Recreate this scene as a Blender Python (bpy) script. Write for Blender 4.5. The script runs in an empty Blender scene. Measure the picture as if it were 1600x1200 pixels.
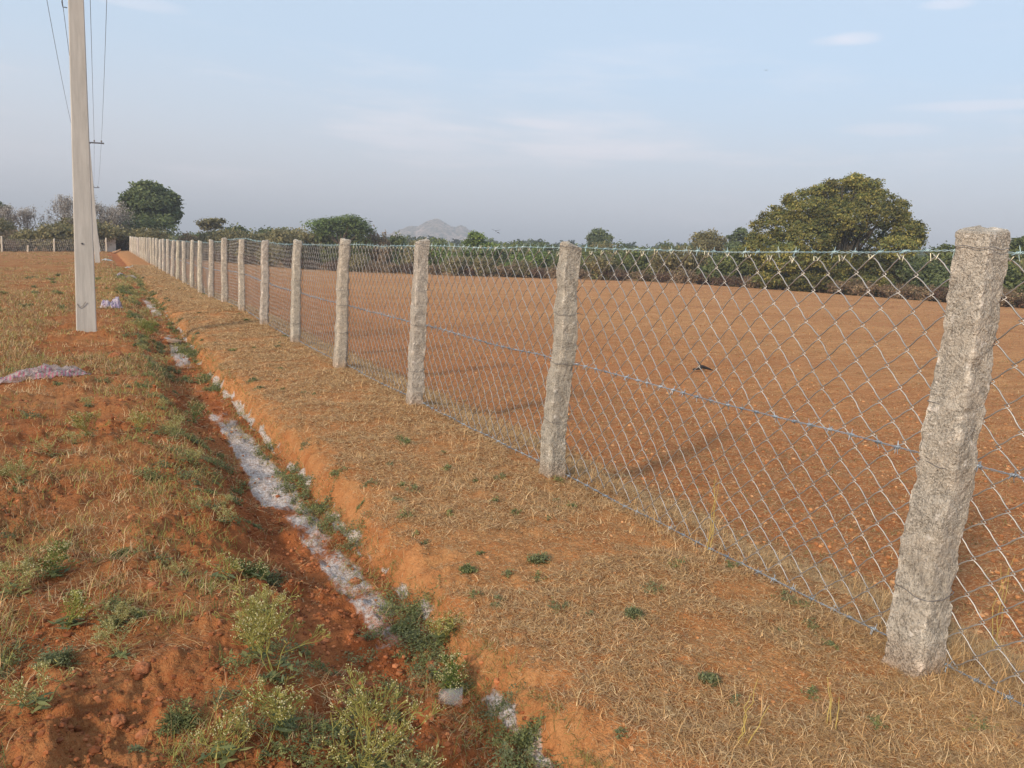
import bpy, math, random
import numpy as np
R_ = math.radians
C = bpy.context.scene
COL = C.collection
random.seed(7)
rng = np.random.default_rng(11)

# ------------------------------------------------------------------ camera
YAW, PITCH, ROLL, EYE = 0.49465, 0.15001, 0.06314, 1.28896
FPX = 1200.0
_f = np.array([math.sin(YAW)*math.cos(PITCH), math.cos(YAW)*math.cos(PITCH), -math.sin(PITCH)])
_r = np.array([math.cos(YAW), -math.sin(YAW), 0.0]); _u = np.cross(_r, _f)
_r2 = _r*math.cos(ROLL)+_u*math.sin(ROLL); _u2 = -_r*math.sin(ROLL)+_u*math.cos(ROLL)
cam_d = bpy.data.cameras.new('camera'); cam = bpy.data.objects.new('camera', cam_d); COL.objects.link(cam)
from mathutils import Matrix, Vector
cam.matrix_world = Matrix(((_r2[0], _u2[0], -_f[0], 0), (_r2[1], _u2[1], -_f[1], 0), (_r2[2], _u2[2], -_f[2], EYE), (0, 0, 0, 1)))
cam_d.sensor_width = 36; cam_d.lens = 36*FPX/1600; cam_d.clip_start = 0.05; cam_d.clip_end = 9000
C.camera = cam
C.render.resolution_x = 1024; C.render.resolution_y = 768

def at(px, py, D):
    """world point seen at a photo pixel, at horizontal distance D"""
    d = _f*FPX+_r2*(px-800)+_u2*(600-py); d = d/math.hypot(d[0], d[1]); return np.array([0, 0, EYE])+d*D
def mpp(px, D):
    P = at(px, 400, D); a = math.atan2(P[0], P[1])-YAW
    return D*math.cos(a)/FPX

# ------------------------------------------------------------------ light
SUN_EL, SUN_AZ = R_(25), R_(180+62)      # azimuth the light comes FROM, measured from +Y towards +X
C.view_settings.view_transform = 'Standard'; C.view_settings.look = 'None'; C.view_settings.gamma = 1
C.view_settings.exposure = 0.56
W = bpy.data.worlds.new('World'); C.world = W; W.use_nodes = True
nt = W.node_tree; nt.nodes.clear()
out = nt.nodes.new('ShaderNodeOutputWorld'); bg = nt.nodes.new('ShaderNodeBackground')
sky = nt.nodes.new('ShaderNodeTexSky'); sky.sky_type = 'NISHITA'; sky.sun_disc = False
sky.sun_elevation = SUN_EL; sky.sun_rotation = SUN_AZ
sky.air_density = 1.0; sky.dust_density = 2.2; sky.ozone_density = 1.2; sky.altitude = 600
bg.inputs[1].default_value = 0.105
tc = nt.nodes.new('ShaderNodeTexCoord')
sep = nt.nodes.new('ShaderNodeSeparateXYZ'); nt.links.new(tc.outputs['Generated'], sep.inputs[0])
def wmath(op, a, b=None, clamp=False):
    n = nt.nodes.new('ShaderNodeMath'); n.operation = op; n.use_clamp = clamp
    for i, v in enumerate((a, b)):
        if v is None: continue
        if isinstance(v, (int, float)): n.inputs[i].default_value = v
        else: nt.links.new(v, n.inputs[i])
    return n.outputs[0]
# pale dust layer low over the horizon and a few thin cloud streaks
mp = nt.nodes.new('ShaderNodeMapping'); mp.inputs['Scale'].default_value = (1.6, 1.6, 11)
nt.links.new(tc.outputs['Generated'], mp.inputs[0])
nz = nt.nodes.new('ShaderNodeTexNoise'); nz.inputs['Scale'].default_value = 1.7; nz.inputs['Detail'].default_value = 5; nz.inputs['Roughness'].default_value = .62
nt.links.new(mp.outputs[0], nz.inputs['Vector'])
mrc = nt.nodes.new('ShaderNodeMapRange'); mrc.interpolation_type = 'SMOOTHSTEP'
mrc.inputs[1].default_value = .46; mrc.inputs[2].default_value = .72
nt.links.new(nz.outputs['Fac'], mrc.inputs[0])
mrl = nt.nodes.new('ShaderNodeMapRange'); mrl.interpolation_type = 'SMOOTHSTEP'   # dust: full below z .10, gone above .30
mrl.inputs[1].default_value = .23; mrl.inputs[2].default_value = .02; nt.links.new(wmath('ADD', sep.outputs[2], wmath('MULTIPLY', nz.outputs['Fac'], -.06)), mrl.inputs[0])
band = nt.nodes.new('ShaderNodeMapRange'); band.interpolation_type = 'SMOOTHSTEP'
band.inputs[1].default_value = .34; band.inputs[2].default_value = .14; nt.links.new(sep.outputs[2], band.inputs[0])
m1 = nt.nodes.new('ShaderNodeMix'); m1.data_type = 'RGBA'; nt.links.new(wmath('MULTIPLY', mrl.outputs[0], .86), m1.inputs[0])
SKYW = nt.nodes.new('ShaderNodeMix'); SKYW.data_type = 'RGBA'; SKYW.inputs[0].default_value = .62
nt.links.new(sky.outputs[0], SKYW.inputs[6]); SKYW.inputs[7].default_value = (5.35, 6.6, 7.9, 1)
nt.links.new(SKYW.outputs[2], m1.inputs[6]); m1.inputs[7].default_value = (5.65, 5.55, 5.85, 1)
m2 = nt.nodes.new('ShaderNodeMix'); m2.data_type = 'RGBA'
nt.links.new(wmath('MULTIPLY', wmath('MULTIPLY', mrc.outputs[0], band.outputs[0]), .6), m2.inputs[0])
nt.links.new(m1.outputs[2], m2.inputs[6]); m2.inputs[7].default_value = (7.4, 7.1, 7.5, 1)
last = m2.outputs[2]
for (px_, py_, w_px, h_px, st_) in ((1322, 64, 34, 8, .42), (1290, 67, 30, 6, .25), (1482, 6, 30, 7, .35), (1520, 166, 110, 7, .4), (1370, 205, 70, 9, .3), (850, 192, 60, 7, .25), (640, 222, 110, 10, .3), (990, 232, 70, 14, .25), (200, 3, 60, 8, .25)):
    d_ = at(px_, py_, 1.); d_ = d_-[0, 0, EYE]; d_ = d_/np.linalg.norm(d_); tg = np.cross(d_, [0, 0, 1]); tg /= np.linalg.norm(tg); vg = np.cross(tg, d_); acc = None
    for ax_, wv in ((tg, w_px/FPX), (vg, h_px/FPX)):
        sb = nt.nodes.new('ShaderNodeVectorMath'); sb.operation = 'SUBTRACT'; nt.links.new(tc.outputs['Generated'], sb.inputs[0]); sb.inputs[1].default_value = tuple(d_)
        dp = nt.nodes.new('ShaderNodeVectorMath'); dp.operation = 'DOT_PRODUCT'; nt.links.new(sb.outputs[0], dp.inputs[0]); dp.inputs[1].default_value = tuple(ax_/wv)
        q = wmath('POWER', wmath('ABSOLUTE', wmath('ADD', dp.outputs['Value'], wmath('MULTIPLY', wmath('SUBTRACT', nz.outputs['Fac'], .5), 2.5))), 2); acc = q if acc is None else wmath('ADD', acc, q)
    mm = nt.nodes.new('ShaderNodeMapRange'); mm.interpolation_type = 'SMOOTHSTEP'; mm.inputs[1].default_value = 1.6; mm.inputs[2].default_value = 0.; mm.inputs[4].default_value = st_; nt.links.new(acc, mm.inputs[0])
    x_ = nt.nodes.new('ShaderNodeMix'); x_.data_type = 'RGBA'; nt.links.new(mm.outputs[0], x_.inputs[0]); nt.links.new(last, x_.inputs[6]); x_.inputs[7].default_value = (7.2, 6.9, 7.4, 1); last = x_.outputs[2]
nt.links.new(last, bg.inputs[0]); nt.links.new(bg.outputs[0], out.inputs[0])
sd = bpy.data.lights.new('sun', 'SUN'); sd.energy = 3.3; sd.angle = R_(5.0); sd.color = (1.0, .85, .66)
so = bpy.data.objects.new('sun', sd); COL.objects.link(so)
sv = Vector((math.sin(SUN_AZ)*math.cos(SUN_EL), math.cos(SUN_AZ)*math.cos(SUN_EL), math.sin(SUN_EL)))
so.rotation_euler = sv.to_track_quat('Z', 'Y').to_euler(); so.location = (0, 0, 30)

# ------------------------------------------------------------------ noise
def _hash(ix, iy, iz, s):
    h = (ix.astype(np.int64)*374761393+iy.astype(np.int64)*668265263+iz.astype(np.int64)*2147483647+s*1274126177) & 0xffffffff
    h = ((h ^ (h >> 13))*1274126177) & 0xffffffff; h = (h ^ (h >> 16))
    h = (h*2246822519) & 0xffffffff; h = h ^ (h >> 15)
    return (h & 0xffff)/65535.0
def vn(x, y, z=0.0, s=0):
    x = np.asarray(x, float); y = np.asarray(y, float); z = np.zeros_like(x)+z
    ix, iy, iz = np.floor(x), np.floor(y), np.floor(z); fx, fy, fz = x-ix, y-iy, z-iz
    fx, fy, fz = [t*t*(3-2*t) for t in (fx, fy, fz)]
    r = 0
    for a in (0, 1):
        for b in (0, 1):
            for c in (0, 1):
                r = r+_hash(ix+a, iy+b, iz+c, s)*(fx if a else 1-fx)*(fy if b else 1-fy)*(fz if c else 1-fz)
    return r*2-1
def fbm(x, y, z=0.0, s=0, o=4, g=.5):
    r = 0; a = 1; t = 0
    for i in range(o):
        r = r+a*vn(x*2.03**i+i*17.3, y*2.03**i+i*9.1, z*2.03**i if not np.isscalar(z) else z, s+i); t += a; a *= g
    return r/t
def sst(a, b, v):
    t = np.clip((v-a)/(b-a), 0, 1); return t*t*(3-2*t)

# ------------------------------------------------------------------ materials
def mat(name):
    m = bpy.data.materials.new(name); m.use_nodes = True
    n = m.node_tree; b = n.nodes['Principled BSDF']; b.inputs['Roughness'].default_value = .85
    b.inputs['Specular IOR Level'].default_value = .25
    return m, n, b
def N(n, t, **k):
    o = n.nodes.new(t)
    for a, v in k.items():
        if a.startswith('i_'): o.inputs[a[2:].replace('_', ' ')].default_value = v
        else: setattr(o, a, v)
    return o
def noise(n, scale, detail=4, rough=.6, vec=None, dist=0):
    o = N(n, 'ShaderNodeTexNoise', i_Scale=scale, i_Detail=detail, i_Roughness=rough, i_Distortion=dist)
    n.links.new(vec if vec else pos(n), o.inputs['Vector']); return o.outputs['Fac']
def pos(n, obj=False):
    if obj: return N(n, 'ShaderNodeTexCoord').outputs['Object']
    return N(n, 'ShaderNodeNewGeometry').outputs['Position']
def mr(n, v, a, b, c=0., d=1.):
    o = N(n, 'ShaderNodeMapRange'); o.interpolation_type = 'SMOOTHSTEP'
    for i, t in enumerate((a, b, c, d)): o.inputs[i+1].default_value = t
    n.links.new(v, o.inputs[0]); return o.outputs[0]
def ma(n, op, a, b=0.):
    o = N(n, 'ShaderNodeMath'); o.operation = op
    for i, v in enumerate((a, b)):
        if isinstance(v, (int, float)): o.inputs[i].default_value = v
        else: n.links.new(v, o.inputs[i])
    return o.outputs[0]
def mix(n, f, a, b, mode='MIX'):
    o = N(n, 'ShaderNodeMix'); o.data_type = 'RGBA'; o.blend_type = mode
    for i, v in ((0, f), (6, a), (7, b)):
        if isinstance(v, (int, float)): o.inputs[i].default_value = v
        elif isinstance(v, tuple): o.inputs[i].default_value = (*v, 1)
        else: n.links.new(v, o.inputs[i])
    return o.outputs[2]
def bump(n, b, h, strength, dist):
    o = N(n, 'ShaderNodeBump', i_Strength=strength, i_Distance=dist); n.links.new(h, o.inputs['Height']); n.links.new(o.outputs[0], b.inputs['Normal'])

def attr_mat(name, rough=.8, trans=0., spec=.2):
    m, n, b = mat(name); a = N(n, 'ShaderNodeAttribute'); a.attribute_name = 'Col'
    n.links.new(a.outputs['Color'], b.inputs['Base Color']); b.inputs['Roughness'].default_value = rough; b.inputs['Specular IOR Level'].default_value = spec
    if trans:
        t = N(n, 'ShaderNodeBsdfTranslucent'); n.links.new(a.outputs['Color'], t.inputs[0])
        x = N(n, 'ShaderNodeMixShader'); x.inputs[0].default_value = trans
        n.links.new(b.outputs[0], x.inputs[1]); n.links.new(t.outputs[0], x.inputs[2]); n.links.new(x.outputs[0], n.nodes['Material Output'].inputs[0])
    return m
M_leaf = attr_mat('foliage', .75, .38); M_grass = attr_mat('grass_blades', .8, .25); M_attr = attr_mat('painted_grain', .8)
M_bark = attr_mat('bark', .9)

def soil_material():
    m, n, b = mat('red_soil')
    a = N(n, 'ShaderNodeAttribute'); a.attribute_name = 'Zone'; s = N(n, 'ShaderNodeSeparateColor'); n.links.new(a.outputs['Color'], s.inputs[0])
    silt, straw, field = s.outputs[0], s.outputs[1], s.outputs[2]
    P = pos(n)
    big = noise(n, .9, 4, .6); med = noise(n, 6, 5, .65); fine = noise(n, 42, 4, .7); gr = noise(n, 170, 3, .7)
    left = mix(n, mr(n, med, .3, .7), (.22, .062, .021), (.43, .148, .052))
    left = mix(n, mr(n, big, .35, .7, 0, .6), left, (.47, .20, .08))
    bund = mix(n, mr(n, med, .3, .7), (.43, .172, .064), (.57, .28, .118))
    mp = N(n, 'ShaderNodeMapping'); mp.inputs['Rotation'].default_value = (0, 0, YAW); mp.inputs['Scale'].default_value = (.55, 2.2, 1); n.links.new(P, mp.inputs[0])
    fur = noise(n, 3.2, 5, .7, mp.outputs[0])
    fcol = mix(n, mr(n, fur, .32, .66), (.37, .158, .062), (.60, .32, .142))
    fcol = mix(n, mr(n, noise(n, .12, 4, .6, mp.outputs[0]), .35, .68, 0, .65), fcol, (.36, .145, .060))
    sx = N(n, 'ShaderNodeSeparateXYZ'); n.links.new(P, sx.inputs[0]); fcol = mix(n, ma(n, 'MULTIPLY', mr(n, ma(n, 'ADD', sx.outputs[0], ma(n, 'MULTIPLY', big, 5.)), 17., 6.), .6), fcol, (.37, .125, .044))
    # field straw flecks
    mpf = N(n, 'ShaderNodeMapping'); mpf.inputs['Rotation'].default_value = (0, 0, YAW); mpf.inputs['Scale'].default_value = (.8, 2.4, 1); n.links.new(P, mpf.inputs[0]); ff = noise(n, 34, 4, .75, mpf.outputs[0]); fcol = mix(n, mr(n, ff, .50, .62, 0, .55), fcol, (.68, .45, .24)); fcol = mix(n, mr(n, ff, .46, .36, 0, .5), fcol, (.27, .11, .045))
    fl = noise(n, 22, 3, .6, mp.outputs[0]); fcol = mix(n, mr(n, fl, .60, .74, 0, .65), fcol, (.60, .38, .17))
    fl2 = noise(n, 9, 5, .7, mp.outputs[0]); fcol = mix(n, mr(n, fl2, .60, .76, 0, .5), fcol, (.17, .11, .045))
    bundf = mr(n, a.outputs['Alpha'], .3, .7)
    base = mix(n, bundf, left, bund); base = mix(n, field, base, fcol)
    # dead grass cover
    mps = N(n, 'ShaderNodeMapping'); mps.inputs['Scale'].default_value = (1, 1, 1); n.links.new(P, mps.inputs[0])
    sn = noise(n, 26, 5, .75, mps.outputs[0], 1.2); cov = ma(n, 'MULTIPLY', straw, mr(n, ma(n, 'ADD', sn, ma(n, 'MULTIPLY', big, .4)), .52, .8))
    strawc = mix(n, mr(n, noise(n, 3.1, 4, .6), .35, .65), (.56, .36, .16), (.42, .26, .11))
    strawc = mix(n, mr(n, noise(n, 75, 4, .8), .4, .62), mix(n, 1., strawc, (.45, .38, .34), 'MULTIPLY'), strawc); base = mix(n, cov, base, strawc)
    # grain
    base = mix(n, mr(n, fine, .25, .75, .0, .5), base, mix(n, 1.0, base, (.62, .50, .42), 'MULTIPLY'))
    base = mix(n, mr(n, gr, .62, .78, 0, .35), base, (.52, .33, .20))
    # white silt
    sm = mr(n, ma(n, 'ADD', silt, ma(n, 'ADD', ma(n, 'MULTIPLY', med, .7), ma(n, 'MULTIPLY', fine, .75))), 1.12, 1.48)
    scol = mix(n, mr(n, noise(n, 60, 5, .75), .36, .66), (.38, .29, .24), (.66, .62, .60))
    base = mix(n, ma(n, 'MULTIPLY', sm, .95), base, scol)
    n.links.new(base, b.inputs['Base Color']); b.inputs['Roughness'].default_value = .95; b.inputs['Specular IOR Level'].default_value = .08
    h = ma(n, 'ADD', ma(n, 'MULTIPLY', med, .8), ma(n, 'ADD', ma(n, 'MULTIPLY', fine, .35), ma(n, 'MULTIPLY', gr, .12)))
    bump(n, b, h, 1.0, .05)
    return m
M_soil = soil_material()

def granite_material():
    m, n, b = mat('rough_granite'); O = pos(n, True)
    sp = noise(n, 130, 3, .8, O); md = noise(n, 16, 6, .75, O); bg_ = noise(n, 5, 3, .6, O)
    c = mix(n, mr(n, sp, .40, .60), (.28, .25, .21), (.62, .56, .475))
    c = mix(n, mr(n, md, .42, .62, 0, .6), c, (.72, .65, .55)); c = mix(n, mr(n, md, .44, .30, 0, .5), c, (.33, .29, .24)); c = mix(n, mr(n, bg_, .45, .75, 0, .35), c, (.62, .50, .38))
    v = N(n, 'ShaderNodeTexVoronoi', i_Scale=95.); n.links.new(O, v.inputs['Vector'])
    c = mix(n, mr(n, v.outputs['Distance'], .22, .08, 0, .75), c, (.07, .065, .06))
    chip = noise(n, 24, 2, .5, O); c = mix(n, mr(n, chip, .66, .72, 0, .8), c, (.86, .79, .70))
    a = N(n, 'ShaderNodeAttribute'); a.attribute_name = 'Col'; c = mix(n, .85, c, a.outputs['Color'], 'MULTIPLY')
    n.links.new(c, b.inputs['Base Color']); b.inputs['Roughness'].default_value = .9
    bump(n, b, ma(n, 'ADD', sp, ma(n, 'MULTIPLY', md, 3.)), 1., .014)
    return m
M_gran = granite_material()
def concrete_material():
    m, n, b = mat('precast_concrete'); O = pos(n, True)
    mp = N(n, 'ShaderNodeMapping'); mp.inputs['Scale'].default_value = (9, 9, .8); n.links.new(O, mp.inputs[0])
    st = noise(n, 1.6, 6, .7, mp.outputs[0]); sp = noise(n, 60, 4, .7, O); bl = noise(n, 2.2, 4, .6, O)
    c = mix(n, mr(n, st, .3, .7), (.38, .36, .33), (.53, .505, .465)); c = mix(n, mr(n, bl, .4, .7, 0, .5), c, (.48, .45, .41))
    c = mix(n, mr(n, sp, .58, .72, 0, .3), c, (.30, .26, .22))
    n.links.new(c, b.inputs['Base Color']); b.inputs['Roughness'].default_value = .88; bump(n, b, sp, .4, .004); return m
M_conc = concrete_material()
def plain(name, c, rough=.6, metal=0., spec=.4, c2=None, sc=8):
    m, n, b = mat(name)
    f = noise(n, sc, 4, .6, pos(n, True)); n.links.new(mix(n, mr(n, f, .3, .7), c, c2 or tuple(v*.72 for v in c)), b.inputs['Base Color'])
    b.inputs['Roughness'].default_value = rough; b.inputs['Metallic'].default_value = metal; b.inputs['Specular IOR Level'].default_value = spec; return m
M_wire = plain('galvanised_wire', (.46, .43, .40), .45, .7, .5, (.31, .29, .27), 3)
_n = M_wire.node_tree; _a = N(_n, 'ShaderNodeAttribute'); _a.attribute_name = 'Col'; _b = _n.nodes['Principled BSDF']; _l = _b.inputs['Base Color'].links[0].from_socket
_n.links.new(mix(_n, 1.0, _l, _a.outputs['Color'], 'MULTIPLY'), _b.inputs['Base Color'])
M_barb_teal = plain('teal_coated_barbed_wire', (.50, .60, .60), .4, .35, .5, (.24, .38, .42), 5)
M_barb = plain('blue_grey_barbed_wire', (.44, .50, .56), .38, .5, .5, (.22, .26, .31), 5)
M_tie = plain('tie_wire', (.28, .26, .25), .5, .6, .5); M_stub = plain('pale_wire_end', (.72, .68, .50), .5, .2, .4)
M_dark = plain('dark_iron', (.10, .095, .10), .6, .4, .4); M_line = plain('aluminium_line', (.16, .17, .20), .6, .3, .4)
M_porc = plain('porcelain', (.20, .16, .14), .35); M_wall = plain('weathered_wall', (.42, .37, .32), .95, 0, .1, (.30, .25, .21), 1.2)
M_white = plain('limewash', (.72, .67, .60), .9, 0, .2, (.56, .50, .44), 2.5); M_wood = plain('dry_wood', (.42, .27, .17), .9, 0, .1, (.26, .15, .09), 6)
M_rock = plain('laterite', (.38, .155, .075), .95, 0, .08, (.24, .085, .038), 30)

# ------------------------------------------------------------------ mesh helpers
def mesh_np(name, V, F, m=None, col=None, smooth=False, parent=None, attr='Col'):
    """V (n,3), F (k,3|4) int or a list of such arrays; col (n,3|4) per vertex"""
    me = bpy.data.meshes.new(name); V = np.asarray(V, np.float32)
    Fs = F if isinstance(F, list) else [F]; Fs = [np.asarray(f, np.int32) for f in Fs if len(f)]
    idx = np.concatenate([f.ravel() for f in Fs]); tot = np.concatenate([np.full(len(f), f.shape[1], np.int32) for f in Fs])
    st = np.concatenate([[0], np.cumsum(tot)[:-1]]).astype(np.int32)
    me.vertices.add(len(V)); me.vertices.foreach_set('co', V.ravel()); me.loops.add(len(idx)); me.loops.foreach_set('vertex_index', idx)
    me.polygons.add(len(tot)); me.polygons.foreach_set('loop_start', st)
    me.update(calc_edges=True)
    me.polygons.foreach_set('use_smooth', np.full(len(tot), smooth))
    if col is not None:
        col = np.asarray(col, np.float32)
        if col.shape[1] == 3: col = np.concatenate([col, np.ones((len(col), 1), np.float32)], 1)
        a = me.color_attributes.new(attr, 'FLOAT_COLOR', 'POINT'); a.data.foreach_set('color', col.ravel())
    if m: me.materials.append(m)
    o = bpy.data.objects.new(name, me); COL.objects.link(o)
    if parent: o.parent = parent
    return o
def tag(o, label=None, cat=None, group=None, kind=None):
    for k, v in (('label', label), ('category', cat), ('group', group), ('kind', kind)):
        if v: o[k] = v
    return o
def empty(name, loc, label, cat, group=None, rot=(0, 0, 0)):
    o = bpy.data.objects.new(name, None); COL.objects.link(o); o.location = loc; o.rotation_euler = rot; o.empty_display_size = .1
    return tag(o, label, cat, group)
def tubes(P, r, sides=4, ref=(0, 0, 1)):
    """P (n,k,3) paths; r scalar, (n,) or (n,k) radii -> V,F"""
    P = np.asarray(P, float); n, k = P.shape[:2]
    T = np.empty_like(P); T[:, 1:-1] = P[:, 2:]-P[:, :-2]; T[:, 0] = P[:, 1]-P[:, 0]; T[:, -1] = P[:, -1]-P[:, -2]
    T /= np.maximum(np.linalg.norm(T, axis=2, keepdims=True), 1e-9)
    A = np.cross(T, np.array(ref, float)); ln = np.linalg.norm(A, axis=2, keepdims=True)
    A = np.where(ln < 1e-3, np.cross(T, np.array([1., .3, 0])), A); A /= np.maximum(np.linalg.norm(A, axis=2, keepdims=True), 1e-9); B = np.cross(T, A)
    rr = np.asarray(r, float); rr = rr if rr.ndim else np.full((n, k), float(rr)); rr = rr[:, None]*np.ones((1, k)) if rr.ndim == 1 else rr
    an = np.arange(sides)*2*np.pi/sides
    V = P[:, :, None]+rr[:, :, None, None]*(A[:, :, None]*np.cos(an)[None, None, :, None]+B[:, :, None]*np.sin(an)[None, None, :, None])
    i = np.arange(n)[:, None, None]; j = np.arange(k-1)[None, :, None]; s = np.arange(sides)[None, None, :]; s2 = (s+1) % sides
    b0 = (i*k+j)*sides; b1 = (i*k+j+1)*sides
    F = np.stack([b0+s, b0+s2, b1+s2, b1+s], -1).reshape(-1, 4)
    return V.reshape(-1, 3), F
class MB:
    def __init__(s): s.V = []; s.Q = []; s.T = []; s.C = []; s.n = 0
    def add(s, V, F, c=None):
        V = np.asarray(V, float); F = np.asarray(F, int)
        if not len(V): return
        (s.Q if F.shape[1] == 4 else s.T).append(F+s.n); s.V.append(V)
        c = np.array((1, 1, 1) if c is None else c, float); s.C.append(np.broadcast_to(c, (len(V), 3)) if c.ndim == 1 else c); s.n += len(V)
    def build(s, name, m, parent=None, smooth=False):
        F = [np.concatenate(x) for x in (s.Q, s.T) if x]
        return mesh_np(name, np.concatenate(s.V), F, m, np.concatenate(s.C), smooth, parent)
def box(mb, c, h, rot=0., col=None, bev=0.):
    """bevelled-looking box: eight corners pulled in at both ends"""
    x, y, z = h; b = bev
    ring = [(x-b, y), (-x+b, y), (-x, y-b), (-x, -y+b), (-x+b, -y), (x-b, -y), (x, -y+b), (x, y-b)] if b else [(x, y), (-x, y), (-x, -y), (x, -y)]
    k = len(ring); R = np.array(ring); cr, sr = math.cos(rot), math.sin(rot)
    lv = [(-z, 1), (z, 1)] if not b else [(-z, 1-b/max(x, y)), (-z+b, 1), (z-b, 1), (z, 1-b/max(x, y))]
    V = []
    for zz, f in lv:
        for p in R: V.append((c[0]+(p[0]*cr-p[1]*sr)*f, c[1]+(p[0]*sr+p[1]*cr)*f, c[2]+zz))
    F = [(l*k+i, l*k+(i+1) % k, (l+1)*k+(i+1) % k, (l+1)*k+i) for l in range(len(lv)-1) for i in range(k)]
    nV = len(V); V += [(c[0], c[1], c[2]-z), (c[0], c[1], c[2]+z)]
    mb.add(V, F, col); t = [(nV, (i+1) % k, i) for i in range(k)]+[(nV+1, nV-k+i, nV-k+(i+1) % k) for i in range(k)]
    mb.T.append(np.array(t)+mb.n-len(V))
def path_tube(mb, pts, r, sides=6, col=None, n=None):
    pts = np.array(pts, float); V, F = tubes(pts[None], np.array([r]) if np.isscalar(r) else np.array(r)[None], sides, (.13, .21, .97) if abs(pts[-1][2]-pts[0][2]) < .9*np.linalg.norm(pts[-1]-pts[0]) else (1, .1, 0))
    k = len(pts); mb.add(V, F, col)
    # end caps
    for e, o_ in ((0, 1), (k-1, -1)):
        c = mb.n; mb.add([pts[e]], np.zeros((0, 3), int), col); b = c-len(V)+e*sides if e == 0 else c-1-len(V)+e*sides
        mb.T.append(np.array([(c, b+(i+1) % sides, b+i) if o_ == 1 else (c, b+i, b+(i+1) % sides) for i in range(sides)]))

# ------------------------------------------------------------------ terrain
prof_x = np.array([-400, -1, .25, .46, .58, .68, .76, .84, .96, 1.10, 1.19, 1.235, 1.275, 1.32, 1.42, 1.7, 2.1, 2.46, 2.8, 3.15, 3.6, 400])
prof_z = np.array([-.10, -.10, -.08, -.10, -.16, -.23, -.29, -.32, -.33, -.325, -.30, -.24, -.13, -.085, -.055, -.025, .0, .012, -.02, -.15, -.21, -.21])
e_az = np.radians([-180, -90, -40, -5.5, -2.6, .3, 1.6, 6, 13, 16.6, 23, 32.5, 37, 41.7, 48, 56, 61.5, 80, 120, 180])
e_z = np.array([0, 0, -.1, -.13, .15, .45, .55, .1, -.28, -.22, .09, .64, .89, .99, .99, .9, .88, .6, .2, 0])
e_R = np.array([90, 90, 88, 86, 86, 87, 90, 94, 95, 95, 91, 85, 82, 80, 75, 70, 66, 62, 70, 90])
def drain_c(y): return -.03*sst(3.4, 2.3, y)+.03*np.exp(-((y-5.2)/1.3)**2)-.04*sst(6.5, 8.5, y)*sst(15, 11, y)+.03*vn(y*1.7, 0*y, s=5)
def H(x, y, rough=True):
    x = np.asarray(x, float); y = np.asarray(y, float)
    near = sst(1.9, 1.3, x)*sst(.2, .6, x)
    u = x-drain_c(y)*near
    rim = .04*fbm(y*2.3, x*.4, s=21, o=3)*sst(.2, .7, x)*sst(1.9, 1.3, x)
    z = np.interp(u+rim, prof_x, prof_z)
    dp = np.interp(y, [0, 2.4, 3.7, 5, 9, 12, 18, 28, 60], [.5, .55, .72, .86, .86, .72, .45, .3, .15]); z = np.where(z < -.1, -.1+(z+.1)*np.where(x < 2.2, dp, 1), z)
    r = np.hypot(x, y); a = np.arctan2(x, y)
    z = z+np.interp(a, e_az, e_z)*np.clip((r-10)/(np.interp(a, e_az, e_R)-10), 0, 1)
    z = z+.07*np.exp(-(((x+.08)/.5)**2+((y-12.5)/.5)**2))
    z = z+.10*np.exp(-((y-17)/3.)**2)*sst(1.2, 2.2, x)*sst(4, 3, x)
    if rough:
        fld = sst(2.9, 3.5, x); bd = sst(1.25, 1.5, x)*(1-fld); lf = 1-sst(.9, 1.3, x)
        z = z+lf*(.045*fbm(x*2.2, y*2.2, s=3, o=3)+.075*np.maximum(0, fbm(x*6.5, y*6.5, s=8, o=4)-.05)+.04*fbm(x*21, y*21, s=13, o=4, g=.6)*sst(-.3, .4, fbm(x*2.7, y*2.7, s=33, o=2)))
        z = z+bd*(.02*fbm(x*2.5, y*2.5, s=4, o=3)+.016*fbm(x*14, y*14, s=9, o=4))
        c_, s_ = math.cos(YAW), math.sin(YAW); fx = x*c_-y*s_; fy = x*s_+y*c_
        z = z+fld*(.022*fbm(fx*.8, fy*3.2, s=6, o=3)+.028*fbm(fx*5, fy*9, s=17, o=4)+.03*np.maximum(0, fbm(x*9, y*9, s=18, o=3)-.15))
        dr = sst(.75, .9, u)*sst(1.3, 1.2, u)
        z = z+dr*.032*fbm(x*14, y*14, s=29, o=4, g=.6)+sst(1.12, 1.22, u)*sst(1.5, 1.34, u)*(.05*fbm(x*7, y*7, s=41, o=5, g=.6)+.022*fbm(x*24, y*24, s=43, o=3, g=.65))
    return z
def hz(x, y): return float(H(np.array([x]), np.array([y]))[0])
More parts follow.
